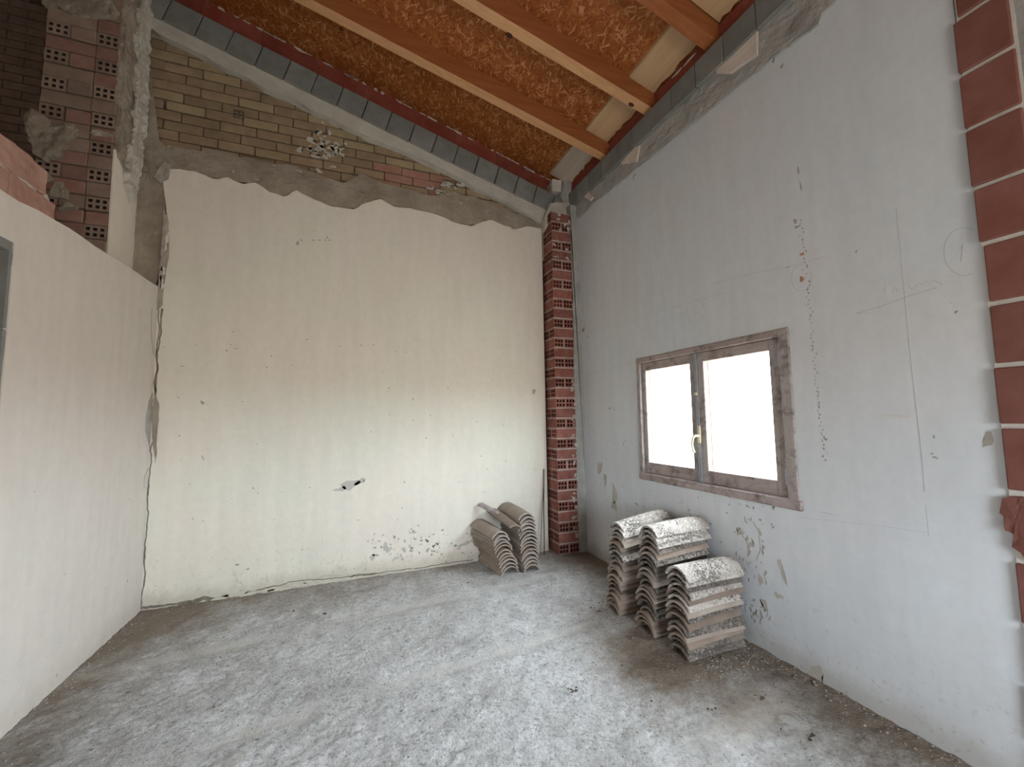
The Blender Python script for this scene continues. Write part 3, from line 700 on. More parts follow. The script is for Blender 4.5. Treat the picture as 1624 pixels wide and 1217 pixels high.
# ---------- right wall: core with window and an added, unseen side opening, plaster coat, blocks
wr = struct(empty('wall_right', (0, 0, 0)))
WY0, WY1, WZ0, WZ1 = 1.672, 3.058, 0.925, 1.965
X2 = XR+0.12; XC = XR+0.02
OY0, OY1, OZ = -1.6, -0.8, 2.1  # unseen side opening, added for the light it lets in
boxes('masonry_core', [(XC, X2, -3.0, OY0, -0.05, 4.0), (XC, X2, OY0, OY1, OZ, 4.0), (XC, X2, OY1, WY0, -0.05, 4.0),
      (XC, X2, WY0, WY1, -0.05, WZ0), (XC, X2, WY0, WY1, WZ1, 4.0), (XC, X2, WY1, 4.46, -0.05, 4.0)], 'cement', wr)
c5 = lambda a, b_: (800+a/3.121, b_/3.121)
ep = [c5(*q) for q in [(330, 1082), (360, 1065), (385, 1060), (425, 1020), (455, 975), (500, 925), (560, 900), (605, 868), (650, 810), (690, 775), (740, 738), (790, 690), (850, 640), (905, 590), (960, 530), (1010, 480), (1060, 430), (1100, 395), (1165, 330), (1195, 318), (1240, 305), (1300, 265), (1350, 240), (1420, 200), (1500, 140), (1560, 95), (1580, 40)]]
er = [onright(*q) for q in ep]
er = rag(er, 0.04, 0.006, 12)
PE = 0.826                                    # where the plaster stops at the bare bricks
zt = er[-1][1]
bm = bmesh.new()
# plaster in four coplanar pieces round the window
hy0, hy1, hz0, hz1 = WY0, WY1, WZ0, WZ1
def part(pts): prism('', pts, 0, XR, XC+0.004, None, None, bm)
up_edge = [p_ for p_ in er]
e_hi = [(4.10, up_edge[0][1])] + up_edge + [(er[-1][0]-0.02, 4.05), (PE+0.02, 4.05)]
right_r = rag([(PE, -0.05), (PE-0.004, 0.9), (PE+0.004, 1.6), (PE, 2.4), (PE+0.004, 3.2), (PE+0.02, 4.05)], 0.06, 0.004, 2)
part([(hy1, hz0), (4.10, hz0), (4.10, hz1), (hy1, hz1)])
part([(4.10, -0.05), (4.10, hz0), (hy1, hz0), (hy0, hz0), (PE, hz0), (PE, -0.05)])
part([(hy0, hz0), (hy0, hz1), (PE, hz1), (PE, hz0)])
part([(PE, hz1), (hy0, hz1), (hy1, hz1)] + e_hi[:0] + [(4.10, hz1)] + e_hi)
link('plaster_coat', mesh_of(bm), wr, 'plaster_right')
# plaster beyond the bare bricks towards the viewer and behind
box('grey_render', XR-0.002, XC+0.004, OY1, 0.672, -0.05, 4.05, 'cement', wr)
# cement fillet under the blocks
fl = [(y, 3.935) for y in (0.3, 4.12)]
lo = [(p_[0], p_[1]-0.035) for p_ in er]
o = prism('cement_fillet', [(4.12, 3.86)] + lo + [(0.85, zt-0.02), (0.85, 3.96), (4.12, 3.96)], 0, XR-0.018, XC+0.004, 'cement', wr)
roughen(o, 0.06, 0.014, 4)
for pts in ([(640, 545), (735, 540), (800, 490), (930, 400), (935, 220), (800, 330), (700, 420), (625, 510)], [(590, 815), (655, 800), (670, 720), (640, 735), (575, 810)], [(395, 975), (425, 995), (440, 975), (415, 950)]):
    if pts[0][0] == 640:
        k4 = lambda a, b_: (1000+a/4.64, b_/4.64)
        q = [onright(*k4(*p_), XR-0.03) for p_ in pts]
    elif pts[0][0] == 590:
        q = [onright(*c5(*p_), XR-0.03) for p_ in pts]
    else: q = [onright(*c5(*p_), XR-0.03) for p_ in pts]
    prism('torn_plaster', rag(q+q[:1], 0.04, 0.004, 3)[:-1], 0, XR-0.034, XR, 'pink_plaster', wr)
# grey blocks, level course
y = 4.20; k = 0
bm2 = [with_mat(brick_mesh(0.246, 0.196, 0.2, 0.005, 0.0012, s), 'block') for s in (15, 16, 17)]
while y > -3.0:
    inst('block', bm2[k % 3], wr, (XR-0.053+0.001*(k % 2), y-0.123, 4.020), -PI/2, 0)
    y -= 0.2505; k += 1
# maroon bricks standing behind the blocks between the rafters
y = 4.24; k = 0
while y > -3.0:
    L = 0.36 + 0.04*(k % 3)
    box('brick', XR+0.025, XR+0.10, y-L+0.002, y, 4.10, roofz(XR+0.12, C_OSB)-0.012+0.002*(k % 2), 'maroon', wr); y -= L; k += 1
box('mortar_bed', XR+0.09, X2, -3.0, 4.45, 4.0, roofz(X2, C_OSB)+0.03, 'white_mortar', wr)
bm = bmesh.new(); rr = random.Random(8)
for k in range(26):
    y = rr.uniform(0.8, 4.1); prism('', blob(y, rr.choice((4.125, 4.125, 4.27)), rr.uniform(.02, .06), rr.uniform(.005, .012), k, 9, 0.6), 0, XR+0.018, XR+0.04, None, None, bm)
stuff(link('mortar_smears', mesh_of(bm), wr, 'white_mortar'))
# bare red bricks at the right: one above the other
zj = [-0.02, 0.20, 0.42, 0.64, 0.885, 1.147, 1.405, 1.647, 1.899, 2.153, 2.394, 2.656, 2.904, 3.155, 3.41, 3.66, 3.92]
rr = random.Random(5)
box('white_joint', XR-0.006, XC+0.004, 0.672, PE+0.006, -0.05, 3.95, 'white_mortar', wr)
for a, b_ in zip(zj[:-1], zj[1:]):
    if abs(a-0.885) < 0.01:       # the broken one
        p_ = rag([(0.672, a+0.01), (0.80, a+0.01), (0.835, a+0.05), (0.815, a+0.09), (0.85, a+0.11), (0.825, a+0.15), (0.86, a+0.175), (0.845, b_-0.03), (0.80, b_-0.012), (0.672, b_-0.012)], 0.02, 0.006, 4)
        roughen(prism('brick', p_, 0, XR-0.022, XR+0.01, 'red_block', wr), 0.03, 0.010, 3)
        continue
    e = PE + rr.uniform(-0.006, 0.014)
    bm = bmesh.new(); box_bm(bm, XR-0.020+rr.uniform(-.003, .003), XR+0.01, 0.680+rr.uniform(-.002, .004), e, a+0.010, b_-0.010)
    bmesh.ops.bevel(bm, geom=bm.edges[:], offset=0.004, segments=1, affect='EDGES')
    link('brick', mesh_of(bm), wr, 'red_block')
# marks on the right wall
rw_ = random.Random(77)
big = [(951, 742, .05, .06, 0.5), (960, 760, .03, .06, .2), (975, 785, .05, .075, .1), (974, 803, .04, .05, 0), (1010, 800, .02, .02, 0),
       (1240, 905, .018, .06, -.3), (1234, 945, .025, .02, 0), (1212, 960, .02, .04, 0), (1255, 1065, .06, .04, -.5), (1292, 1070, .07, .03, -.6), (1206, 920, .015, .04, 0), (1175, 845, .04, .012, -.6), (1190, 865, .03, .02, -.9), (1120, 775, .04, .01, -.4)]
marks('peeled_patches', big, 0, XR, -1, 'scar', wr)
it = []
for k in range(64):                                       # dotted vertical line of drips
    f = k/63; px = 1270 + 38*f + rw_.gauss(0, 2.0); py = 350 + 380*f
    it.append((px, py, rw_.uniform(.0015, .006), rw_.uniform(.003, .010), rw_.uniform(-.6, .6)))
it += [(1261, 351, .012, .014, 0), (1264, 360, .015, .008, .3), (1266, 270, .004, .03, -.1), (1270, 295, .003, .035, -.1), (1249, 424, .005, .005, 0), (1358, 399, .006, .006, 0), (1516, 495, .006, .006, 0), (1567, 698, .018, .026, .2), (1483, 726, .010, .005, 0), (1481, 693, .005, .006, 0), (1478, 720, .006, .004, 0), (1310, 697, .010, .005, 0),
       (925, 523, .02, .035, .8), (932, 535, .006, .02, .8), (967, 648, .02, .008, 0), (1227, 95, .008, .018, 0), (1240, 105, .008, .016, 0), (1110, 176, .01, .02, 0), (1108, 186, .008, .008, 0), (1005, 281, .008, .03, .3), (1008, 277, .006, .012, 0)]
it += [(rw_.gauss(1195, 18), rw_.uniform(820, 990), rw_.uniform(.003, .010), rw_.uniform(.004, .022), rw_.uniform(-.5, .5)) for _ in range(60)]
it += [(rw_.uniform(1000, 1240), 770 + (rw_.random()**2)*60 + 0.19*rw_.uniform(0, 200), rw_.uniform(.002, .012), rw_.uniform(.002, .01), rw_.uniform(-.9, .9)) for _ in range(50)]
it += [(rw_.uniform(930, 1000), rw_.uniform(640, 860), rw_.uniform(.002, .006), rw_.uniform(.003, .012), 0) for _ in range(24)]
marks('plaster_chips', it, 0, XR, -1, 'scar_dark', wr)
marks('red_chips', [(1272, 403, .010, .010, 0), (1272, 443, .013, .013, 0)], 0, XR, -1, 'red_spot', wr)
bm = bmesh.new()
def pline(pp, wd_=0.0028, n=0.0006):
    ribbon(bm, [onright(*q) for q in pp], wd_, 0, XR-n, XR+0.001)
pline([(1421, 330), (1428, 400), (1437, 500), (1443, 560), (1452, 640)], .002); pline([(1452, 640), (1458, 690), (1463, 740), (1466, 780)], .0035); pline([(1468, 800), (1473, 850)], .002)
pline([(1358, 497), (1400, 485), (1440, 470), (1486, 456)], .003); pline([(1358, 497), (1382, 497)], .002)
pline([(930, 528), (1000, 510), (1100, 478), (1160, 462)], .0018); pline([(1130, 450), (1200, 432), (1250, 424), (1310, 406)], .002)
pline([(930, 595), (960, 588), (1010, 572)], .002)
def circ(cx, cy, rx, ry, a0=0, a1=6.4, w_=.002): pline([(cx+rx*math.cos(a0+(a1-a0)*k/20), cy+ry*math.sin(a0+(a1-a0)*k/20)) for k in range(21)], w_)
circ(1103, 494, 14, 18, 0.3, 6.0); circ(1271, 441, 16, 21, -0.5, 5.4); circ(1529, 399, 32, 38, 1.2, 5.2, .0022)
pline([(1522, 396), (1527, 388), (1524, 416)], .003); pline([(1099, 488), (1106, 486), (1101, 502)], .002)
pline([(1440, 455), (1447, 459), (1453, 452), (1460, 449), (1463, 452), (1469, 446), (1473, 450), (1478, 444), (1484, 446), (1495, 452)], .0022)
pline([(1398, 462), (1404, 456), (1402, 466)], .002); pline([(1416, 464), (1420, 455), (1424, 463)], .002)
pline([(1300, 812), (1330, 818)], .002); pline([(1262, 820), (1400, 835), (1470, 845)], .0012)
stuff(link('pencil_lines', mesh_of(bm), wr, 'pencil'))
bm = bmesh.new(); ribbon(bm, [onright(*q) for q in [(1397, 659), (1420, 660), (1443, 661)]], [.004, .010, .006], 0, XR-0.002, XR+0.001)
stuff(link('filler_streak', mesh_of(bm), wr, 'white_mortar'))
bm = bmesh.new(); cr = [onright(*q) for q in [(1168, 838), (1178, 850), (1188, 868), (1186, 884)]]; ribbon(bm, rag(cr, .02, .003, 3), .006, 0, XR-0.001, XR+0.002)
cr = [onright(*q) for q in [(1195, 828), (1204, 845), (1206, 870), (1200, 890)]]; ribbon(bm, rag(cr, .02, .003, 5), .005, 0, XR-0.001, XR+0.002)
stuff(link('hairline_crack', mesh_of(bm), wr, 'scar_dark'))

# ---------- window
win = struct(empty('window_1', (0, 0, 0)))
fx0, fx1 = XR-0.012, XR+0.075
FW = 0.058
roughen(boxes('frame', [(fx0, fx1, 1.660, 1.660+FW+0.008, 0.93, 1.975), (fx0, fx1, 3.070-0.045, 3.070, 0.93, 1.975)], 'frame_v', win, 0.005), 0.2, 0.003, 3)
roughen(boxes('head_and_bottom_rail', [(fx0, fx1, 1.66, 3.07, 1.975-0.04, 1.982), (fx0-0.010, fx1, 1.645, 3.075, 0.905, 0.962)], 'frame_h', win, 0.006), 0.2, 0.004, 5)
def sash(ya, yb, gy0, gy1, label=None):
    s = empty('sash', (0, 0, 0)); s.parent = win
    sx0, sx1 = XR+0.012, XR+0.060; z0_, z1_, g0, g1 = 0.965, 1.932, 1.058, 1.864
    boxes('stile', [(sx0, sx1, ya, gy0, z0_, z1_)], 'frame_v', s, 0.004)
    boxes('stile', [(sx0, sx1, gy1, yb, z0_, z1_)], 'frame_v', s, 0.004)
    boxes('rail', [(sx0+0.001, sx1, gy0, gy1, z0_, g0)], 'frame_h', s, 0.003)
    boxes('rail', [(sx0+0.001, sx1, gy0, gy1, g1, z1_)], 'frame_h', s, 0.003)
    boxes('glazing_bead', [(sx1-0.004, sx1+0.022, gy1-0.006, gy1+0.012, g0, g1)], 'bare_wood', s)
    boxes('glass_pane', [(sx0+0.032, sx0+0.036, gy0-0.004, gy1+0.004, g0-0.004, g1+0.004)], 'glass', s)
    return s
s1 = sash(1.735, 2.396, 1.806, 2.325); s2 = sash(2.402, 3.022, 2.462, 2.972)
boxes('cover_strip', [(XR+0.000, XR+0.013, 2.380, 2.418, 0.965, 1.93)], 'steel', win, 0.003)
boxes('bolt_rod', [(XR-0.004, XR+0.004, 2.394, 2.402, 0.97, 1.93)], 'steel', win)
box('bolt_keeper', XR-0.008, XR+0.012, 2.384, 2.412, 1.615, 1.635, 'brass', win, 0.002)
hb = bmesh.new(); box_bm(hb, XR-0.010, XR+0.001, 2.365, 2.395, 1.255, 1.385)
bmesh.ops.bevel(hb, geom=hb.edges[:], offset=0.004, segments=2, affect='EDGES')
hnd = link('handle_plate', mesh_of(hb), win, 'brass')
def tube(name, pts, r, mat, parent=None, seg=8):
    cu = bpy.data.curves.new(name, 'CURVE'); cu.dimensions = '3D'; sp = cu.splines.new('POLY'); sp.points.add(len(pts)-1)
    for q, p_ in zip(sp.points, pts): q.co = (*p_, 1)
    cu.bevel_depth = r; cu.bevel_resolution = 2; cu.use_fill_caps = True
    tmp = bpy.data.objects.new('t', cu); COL.objects.link(tmp)
    dg = bpy.context.evaluated_depsgraph_get(); me = bpy.data.meshes.new_from_object(tmp.evaluated_get(dg))
    bpy.data.objects.remove(tmp); bpy.data.curves.remove(cu)
    for p_ in me.polygons: p_.use_smooth = True
    return link(name, me, parent, mat)
tube('lever', [(XR-0.008, 2.38, 1.31), (XR-0.040, 2.383, 1.31), (XR-0.048, 2.398, 1.295), (XR-0.048, 2.410, 1.25), (XR-0.045, 2.405, 1.205), (XR-0.042, 2.396, 1.185)], 0.009, 'brass', hnd)
for (y_, z_) in ((1.728, 1.80), (1.728, 1.09)): tube('hinge', [(XR-0.004, y_, z_-0.045), (XR-0.004, y_, z_+0.045)], 0.009, 'steel', win)
for (y_, z_) in ((3.03, 1.80), (3.03, 1.09)): tube('hinge', [(XR-0.004, y_, z_-0.04), (XR-0.004, y_, z_+0.04)], 0.008, 'steel', win)
box('outer_sill', XR+0.08, X2+0.04, 1.62, 3.10, 0.89, 0.925, 'cement', win)

# ---------- partition on the left with a door opening
wl = struct(empty('wall_left', (0, 0, 0)))
TH = 0.12
top_l = [onleft(*q) for q in [(243, 450), (205, 424), (150, 390), (110, 362), (60, 333), (0, 300)]]
zl = top_l[-1][1]; top_l = [q for q in top_l if q[0] > 2.70]
DY0, DY1, DZ = 1.75, 2.652, 2.34
bm = bmesh.new()
prism('', [(YB+0.02, -0.05), (YB+0.02, 2.605)] + rag([(YB+0.02, 2.605)] + top_l, 0.12, 0.002, 3)[1:] + [(DY1, zl), (DY1, -0.05)], 0, XL, XL-0.015, None, None, bm)
prism('', [(DY1, DZ), (DY1, zl), (DY0, zl), (DY0, DZ)], 0, XL, XL-0.015, None, None, bm)
prism('', [(DY0, -0.05), (DY0, zl), (-3.0, zl), (-3.0, -0.05)], 0, XL, XL-0.015, None, None, bm)
link('plaster_coat', mesh_of(bm), wl, 'plaster_left')
bm = bmesh.new()
prism('', [(YB+0.02, -0.05), (YB+0.02, 2.595), (DY1+0.003, zl-0.004), (DY1+0.003, -0.05)], 0, XL-0.014, XL-TH, None, None, bm)
prism('', [(DY1+0.003, DZ+0.003), (DY1+0.003, zl-0.004), (DY0-0.003, zl-0.004), (DY0-0.003, DZ+0.003)], 0, XL-0.014, XL-TH, None, None, bm)
prism('', [(DY0-0.003, -0.05), (DY0-0.003, zl-0.004), (-3.0, zl-0.004), (-3.0, -0.05)], 0, XL-0.014, XL-TH, None, None, bm)
link('masonry_core', mesh_of(bm), wl, 'cement')
# grey jamb blocks in the door reveal
door = struct(empty('door_1', (0, 0, 0)))
z = 0.0; k = 0
for h_ in (0.50, 0.50, 0.50, 0.42, 0.40):
    o = box('jamb_block', XL-0.135, XL-0.004, DY1-0.014, DY1+0.002, z+0.005, z+h_-0.005, 'block', door, 0.004); roughen(o, 0.06, 0.004, k); z += h_; k += 1
roughen(box('lintel', XL-0.13, XL-0.003, DY0, DY1, DZ-0.045, DZ+0.002, 'block', door, 0.004), 0.1, 0.004, 3)
# exposed pink bricks continuing above the plaster, towards the viewer
zz = zl - 0.005
ytop = onleft(0, 200)[1]
for r_, (h_, off) in enumerate(((0.135, 0.0), (0.145, 0.25))):
    y = (2.94, 2.86)[r_]
    first = True
    while y > -3.0:
        L = 0.5 if not first else (0.40 if r_ else 0.33)
        o = box('brick', XL-0.115, XL-0.012, y-L+0.006, y-0.002, zz+0.004, zz+h_-0.006, 'terracotta', wl, 0.006)
        if first: roughen(o, 0.03, 0.016, r_*3+1)
        y -= L; first = False
    zz += h_
box('mortar_bed', XL-0.105, XL-0.020, -3.0, 2.80, zl-0.005, zz-0.008, 'bed_mortar', wl)
o = prism('mortar_lump', rag([(2.86, zl+0.0), (2.99, zl+0.02), (2.96, zl+0.08), (2.93, zl+0.14), (2.85, zl+0.2)], 0.03, 0.01, 2) + [(2.80, zl+0.02)], 0, XL-0.10, XL-0.03, 'pink_mortar', wl); roughen(o, 0.03, 0.015, 4)
# seam crack pocket on the partition's end, scuffs
pk = [onleft(*q) for q in [(243, 622), (236, 636), (231, 660), (230, 685), (236, 705), (241, 712), (243, 690)]]
pk = [(min(p_[0], YB-0.002), p_[1]) for p_ in pk]
roughen(prism('bare_pocket', pk, 0, XL+0.002, XL-0.01, 'scar_dark', wl), 0.06, 0.003, 7)
marks('plaster_chips', [(103, 911, .006, .005, 0), (202, 922, .008, .01, 0), (90, 1072, .010, .006, 0.4), (55, 780, .004, .004, 0), (205, 792, .012, .003, 0), (166, 934, .004, .004, 0)], 0, XL, 1, 'scar_dark', wl)
bm = bmesh.new(); cc = [onleft(*q) for q in [(241, 737), (234, 745), (229, 757), (228, 775)]]; ribbon(bm, cc, .004, 0, XL+0.0012, XL-0.002)
cc = [onleft(*q) for q in [(241, 490), (239.5, 520), (241, 545), (243, 562)]]; ribbon(bm, cc, .004, 0, XL+0.0012, XL-0.002)
stuff(link('hairline_crack', mesh_of(bm), wl, 'crack'))

# ---------- tall brick pier beyond the partition
pier = empty('wall_pier', (-1.92, 3.86, 0))
PXL, PXR, PYF = -2.145, -1.712, 3.862
def loc(x, y, z): return (x+1.92, y-3.86, z)
stuff(boxes('mortar_beds', [(PXL+0.01+1.92, PXR-0.003+1.92, 0.010, 0.12, 0.05+0.109*(i-0.5)-0.005, 0.05+0.109*(i-0.5)+0.005) for i in range(50)]
      + [(PXL+0.138+1.92, PXL+0.146+1.92, 0.012, 0.12, 0.05+0.109*(i-0.5), 0.05+0.109*(i+0.5)) for i in range(0, 50, 2)]
      + [(PXR-0.146+1.92, PXR-0.139+1.92, 0.012, 0.12, 0.05+0.109*(i-0.5), 0.05+0.109*(i+0.5)) for i in range(0, 50, 2)], 'joint', pier))
box('mortar_core', PXL+0.004+1.92, PXR-0.004+1.92, 0.11, 0.85, -0.02, roofz(PXR, C_OSB)-0.01, 'joint', pier)
hp = [hollow_mesh(0.135, 0.098, 0.12, 3, 2, h_, 0.08, s, mats=('pier_brick', 'dark_void')) for h_, s in ((0.52, 1), (0.56, 2))]
st = [with_mat(brick_mesh(L, 0.100, 0.12, 0.005, 0.003, s), m_) for L, s, m_ in ((0.285, 1, 'pier_brick'), (0.285, 2, 'pier_rose'), (0.145, 3, 'pier_brick'), (0.135, 4, 'pier_rose'))]
z = 0.05; i = 0; rr = random.Random(2)
while z < roofz(PXL, C_OSB) - 0.05:
    j = lambda a=0.003: rr.uniform(-a, a)
    if z < roofz(PXR, C_OSB)-0.12 or True:
        if i % 2 == 0:
            inst('brick', hp[0], pier, loc(PXL+0.070+j(), PYF+j(), z+j()), 0)
            if i % 4 == 0:
                inst('brick', with_mat(brick_mesh(0.145, 0.1, 0.12, 0.005, 0.003, i), 'pier_brick'), pier, loc(PXL+0.217, PYF+j(0.006), z+j()), 0)
            else:
                inst('brick', with_mat(brick_mesh(0.145, 0.1, 0.12, 0.005, 0.003, i), 'pier_rose'), pier, loc(PXL+0.217, PYF+j(0.006), z+j()), 0)
            inst('brick', hp[1], pier, loc(PXR-0.070+j(), PYF+j(), z+j()), 0)
        else:
            inst('brick', st[rr.randrange(2)], pier, loc(PXL+0.145+j(), PYF+j(0.006), z+j()), 0, j(0.01))
            inst('brick', st[2+rr.randrange(2)], pier, loc(PXR-0.072+j(), PYF+j(0.006), z+j()), 0, j(0.01))
    z += 0.109; i += 1
# its right flank: smooth plaster below, torn mortar above
box('plaster_coat', PXR+1.92-0.002, PXR+1.92+0.012, 0.004, YB+0.02-3.86, 0, 3.55, 'plaster_back', pier, 0.002)
o = prism('torn_mortar', [(y-3.86, z) for y, z in rag([(3.90, 3.50), (3.87, 3.8), (3.875, 4.3), (3.87, 4.8), (3.90, 5.2)], 0.05, 0.015, 2) + rag([(4.23, 5.15), (4.20, 4.6), (4.22, 4.1), (4.16, 3.7), (4.08, 3.42)], 0.05, 0.02, 3)], 0, PXR+1.92-0.004, PXR+1.92+0.03, 'render', pier)
roughen(o, 0.035, 0.035, 6)
o = prism('torn_mortar', [(y-3.86, z) for y, z in rag([(4.00, 3.35), (4.02, 3.9), (4.03, 4.3), (4.0, 4.7), (4.06, 5.1)], 0.04, 0.02, 4) + rag([(4.20, 5.1), (4.19, 4.4), (4.2, 3.9), (4.15, 3.4), (4.10, 3.25)], 0.04, 0.02, 5)], 0, PXR+1.92+0.01, PXR+1.92+0.055, 'bed_mortar', pier)
roughen(o, 0.03, 0.04, 9)
# mortar mass half way up the left edge and a smear on top
def onpier(px, py): c = onback(px, py, PYF); return (c[0]+1.92, c[1])
o = prism('mortar_mass', rag([onpier(*q) for q in [(48, 190), (60, 183), (75, 190), (95, 205), (125, 205), (118, 222), (100, 240), (98, 250), (75, 258), (60, 250), (52, 230)]], 0.03, 0.012, 6), 1, -0.05, 0.01, 'render', pier); roughen(o, 0.03, 0.03, 12)
o = prism('mortar_mass', rag([onpier(*q) for q in [(75, -6), (170, -10), (190, 22), (185, 30), (150, 30), (115, 26), (95, 14), (72, 12)]], 0.03, 0.01, 7), 1, -0.03, 0.01, 'render', pier); roughen(o, 0.03, 0.02, 14)
for px, py, rx, rz in ((160, 213, .05, .02), (95, 305, .06, .05), (70, 285, .05, .04), (110, 330, .05, .03)):
    c = onpier(px, py); o = prism('mortar_mass', blob(c[0], c[1], rx, rz, px, 14, 0.5), 1, -0.016, 0.01, 'render', pier); roughen(o, 0.03, 0.012, px)
struct(pier)
# nest-like hole by the render strip, its shade a raised dark patch
c = onback(222, 266)
o = prism('hole_lump', blob(c[0]-0.01, c[1], 0.055, 0.06, 3, 14, 0.4), 1, YB-0.03, YB+0.03, 'render', wb); roughen(o, 0.02, 0.02, 3)
o = prism('broken_hole', blob(c[0]-0.01, c[1]-0.005, 0.035, 0.03, 5, 12, 0.5), 1, YB-0.038, YB, 'dark_void', wb)
bm = bmesh.new()
for k in range(5): prism('', blob(c[0]-0.03+0.012*k, c[1]+rr.uniform(-.02, .02), .009, .006, k, 8, 0.6), 1, YB-0.044, YB-0.03, None, None, bm)
stuff(link('mortar_crumbs', mesh_of(bm), wb, 'white_mortar'))

# ---------- dark space beyond the pier and the rest of the shell
wf = struct(empty('wall_far', (0, 0, 0)))
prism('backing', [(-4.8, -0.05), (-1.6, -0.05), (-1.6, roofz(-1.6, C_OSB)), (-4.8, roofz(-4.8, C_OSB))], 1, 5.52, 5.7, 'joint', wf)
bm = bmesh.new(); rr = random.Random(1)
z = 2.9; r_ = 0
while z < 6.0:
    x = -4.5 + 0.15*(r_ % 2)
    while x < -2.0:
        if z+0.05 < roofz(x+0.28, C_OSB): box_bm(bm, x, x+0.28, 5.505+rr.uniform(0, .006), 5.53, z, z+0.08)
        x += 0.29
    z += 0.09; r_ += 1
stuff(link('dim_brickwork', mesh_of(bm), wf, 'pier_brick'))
box('side_infill', -1.708, -1.6, YBR+0.2, 5.6, -0.05, roofz(-1.7, C_OSB), 'cement', wf)
rear = struct(empty('wall_rear'))
for pts in ([(-4.8, -0.05), (0.2, -0.05), (0.2, roofz(0.2, C_OSB)), (-4.8, roofz(-4.8, C_OSB))], [(0.2, 2.0), (1.6, 2.0), (1.6, roofz(1.6, C_OSB)), (0.2, roofz(0.2, C_OSB))], [(0.2, -0.05), (1.6, -0.05), (1.6, 0.8), (0.2, 0.8)], [(1.6, -0.05), (2.5, -0.05), (2.5, roofz(2.5, C_OSB)), (1.6, roofz(1.6, C_OSB))]):  # unseen opening added in this wall to let daylight in
    prism('plastered_masonry', pts, 1, -2.4, -2.3, 'plaster_back', rear)
struct(box('wall_hall', -4.8, -4.65, -3.0, 5.6, -0.05, roofz(-4.7, C_OSB), 'plaster_back'))

# ================================================================== ROOF TILES
def tile_mesh(Rw_, Rn, L, half=math.radians(67), th_=0.013, seed=0, bow=0.004):
    rnd = random.Random(seed); bm = bmesh.new(); na, nl = 12, 6
    outer, inner = [], []
    for i in range(nl+1):
        f = i/nl; R0 = Rw_+(Rn-Rw_)*f; y = L*f
        sag = bow*math.sin(PI*f); zb = R0*math.cos(half)
        ro, ri = [], []
        for k in range(na+1):
            a = -half + 2*half*k/na
            jr = 0.0016*noise.noise(Vector((a*3, f*5, seed*3.1)))
            ey = y + (rnd.uniform(-.002, .002) if i in (0, nl) else 0)
            ro.append(bm.verts.new((math.sin(a)*(R0+jr), ey, math.cos(a)*(R0+jr)-zb+sag)))
            ri.append(bm.verts.new((math.sin(a)*(R0-th_+jr), ey, math.cos(a)*(R0-th_+jr)-zb+sag)))
        outer.append(ro); inner.append(ri)
    for i in range(nl):
        for k in range(na):
            bm.faces.new((outer[i][k], outer[i][k+1], outer[i+1][k+1], outer[i+1][k])); bm.faces.new((inner[i][k], inner[i+1][k], inner[i+1][k+1], inner[i][k+1]))
        for k in (0, na): bm.faces.new((outer[i][k], outer[i+1][k], inner[i+1][k], inner[i][k]))
    for i in (0, nl):
        for k in range(na): bm.faces.new((outer[i][k], inner[i][k], inner[i][k+1], outer[i][k+1]))
    bmesh.ops.recalc_face_normals(bm, faces=bm.faces)
    sharp = [e for e in bm.edges if len(e.link_faces) == 2 and e.calc_face_angle() > 0.6]
    me = mesh_of(bm, smooth=True)
    me.set_sharp_from_angle(angle=0.6)
    return me
TM = {}
for mt in ('tile_clay', 'tile_dust', 'tile_dark', 'tile_lichen'):
    TM[mt] = []
    for s in range(3):
        for (a, b_) in ((0.108, 0.094), (0.094, 0.108)):
            me = tile_mesh(a, b_, 0.46, seed=s+len(TM)*5); me.materials.append(M[mt]); TM[mt].append(me)
ORD = ['lowest', 'second lowest', 'third lowest', 'fourth lowest', 'fifth lowest', 'sixth lowest', 'seventh lowest', 'eighth lowest', 'ninth lowest', 'tenth lowest']
TOPN = ['topmost', 'second from the top', 'third from the top', 'fourth from the top', 'fifth from the top', 'sixth from the top', 'seventh from the top', 'eighth from the top', 'ninth from the top', 'tenth from the top']
CW = {'tile_clay': 'brownish', 'tile_dust': 'dusty pale', 'tile_dark': 'blackened', 'tile_lichen': 'white-speckled'}
def stack(n, cx, cy, pitch, ang, where, group, mats, lean=(0, 0), seed=0, wob=0.008, tilt0=0.0, flips=None):
    """tiles nested on top of each other; each starts at (cx,cy) and runs along +y turned by ang"""
    rnd = random.Random(seed); fl_ = 0; dx = dy = 0; z = 0.004
    for i in range(n):
        if rnd.random() < 0.38: fl_ ^= 1
        mt = mats(i, n, rnd)
        me = TM[mt][rnd.randrange(3)*2 + fl_]
        o = bpy.data.objects.new('clay_tile', me); COL.objects.link(o)
        f = i/(n-1)
        x = cx + lean[0]*f + rnd.uniform(-wob, wob); y = cy + lean[1]*f + rnd.uniform(-wob, wob)
        o.location = (x, y, z)
        til = 0 if i == 0 else rnd.uniform(-0.015, 0.034) + tilt0*f
        o.rotation_euler = (til, rnd.uniform(-0.02, 0.02), ang + rnd.uniform(-0.05, 0.05))
        k = n-1-i
        tag(o, '%s roof tile, %s %s' % (CW[mt], TOPN[k] if k < n/2 else ORD[i], where), 'roof tile', group)
        z += pitch*rnd.uniform(0.93, 1.07)
def m_right(i, n, rnd):
    k = n-1-i
    if k < 2: return 'tile_lichen'
    if k == 4 or i == 2: return 'tile_clay'
    if k < 7: return rnd.choice(('tile_lichen', 'tile_dark', 'tile_dust', 'tile_dark'))
    return rnd.choice(('tile_clay', 'tile_dark', 'tile_dust', 'tile_clay'))
def m_left(i, n, rnd): return rnd.choice(('tile_dust', 'tile_dust', 'tile_clay'))
def m_lich(i, n, rnd):
    k = n-1-i
    if k < 3: return 'tile_lichen'
    return m_right(i, n, rnd)
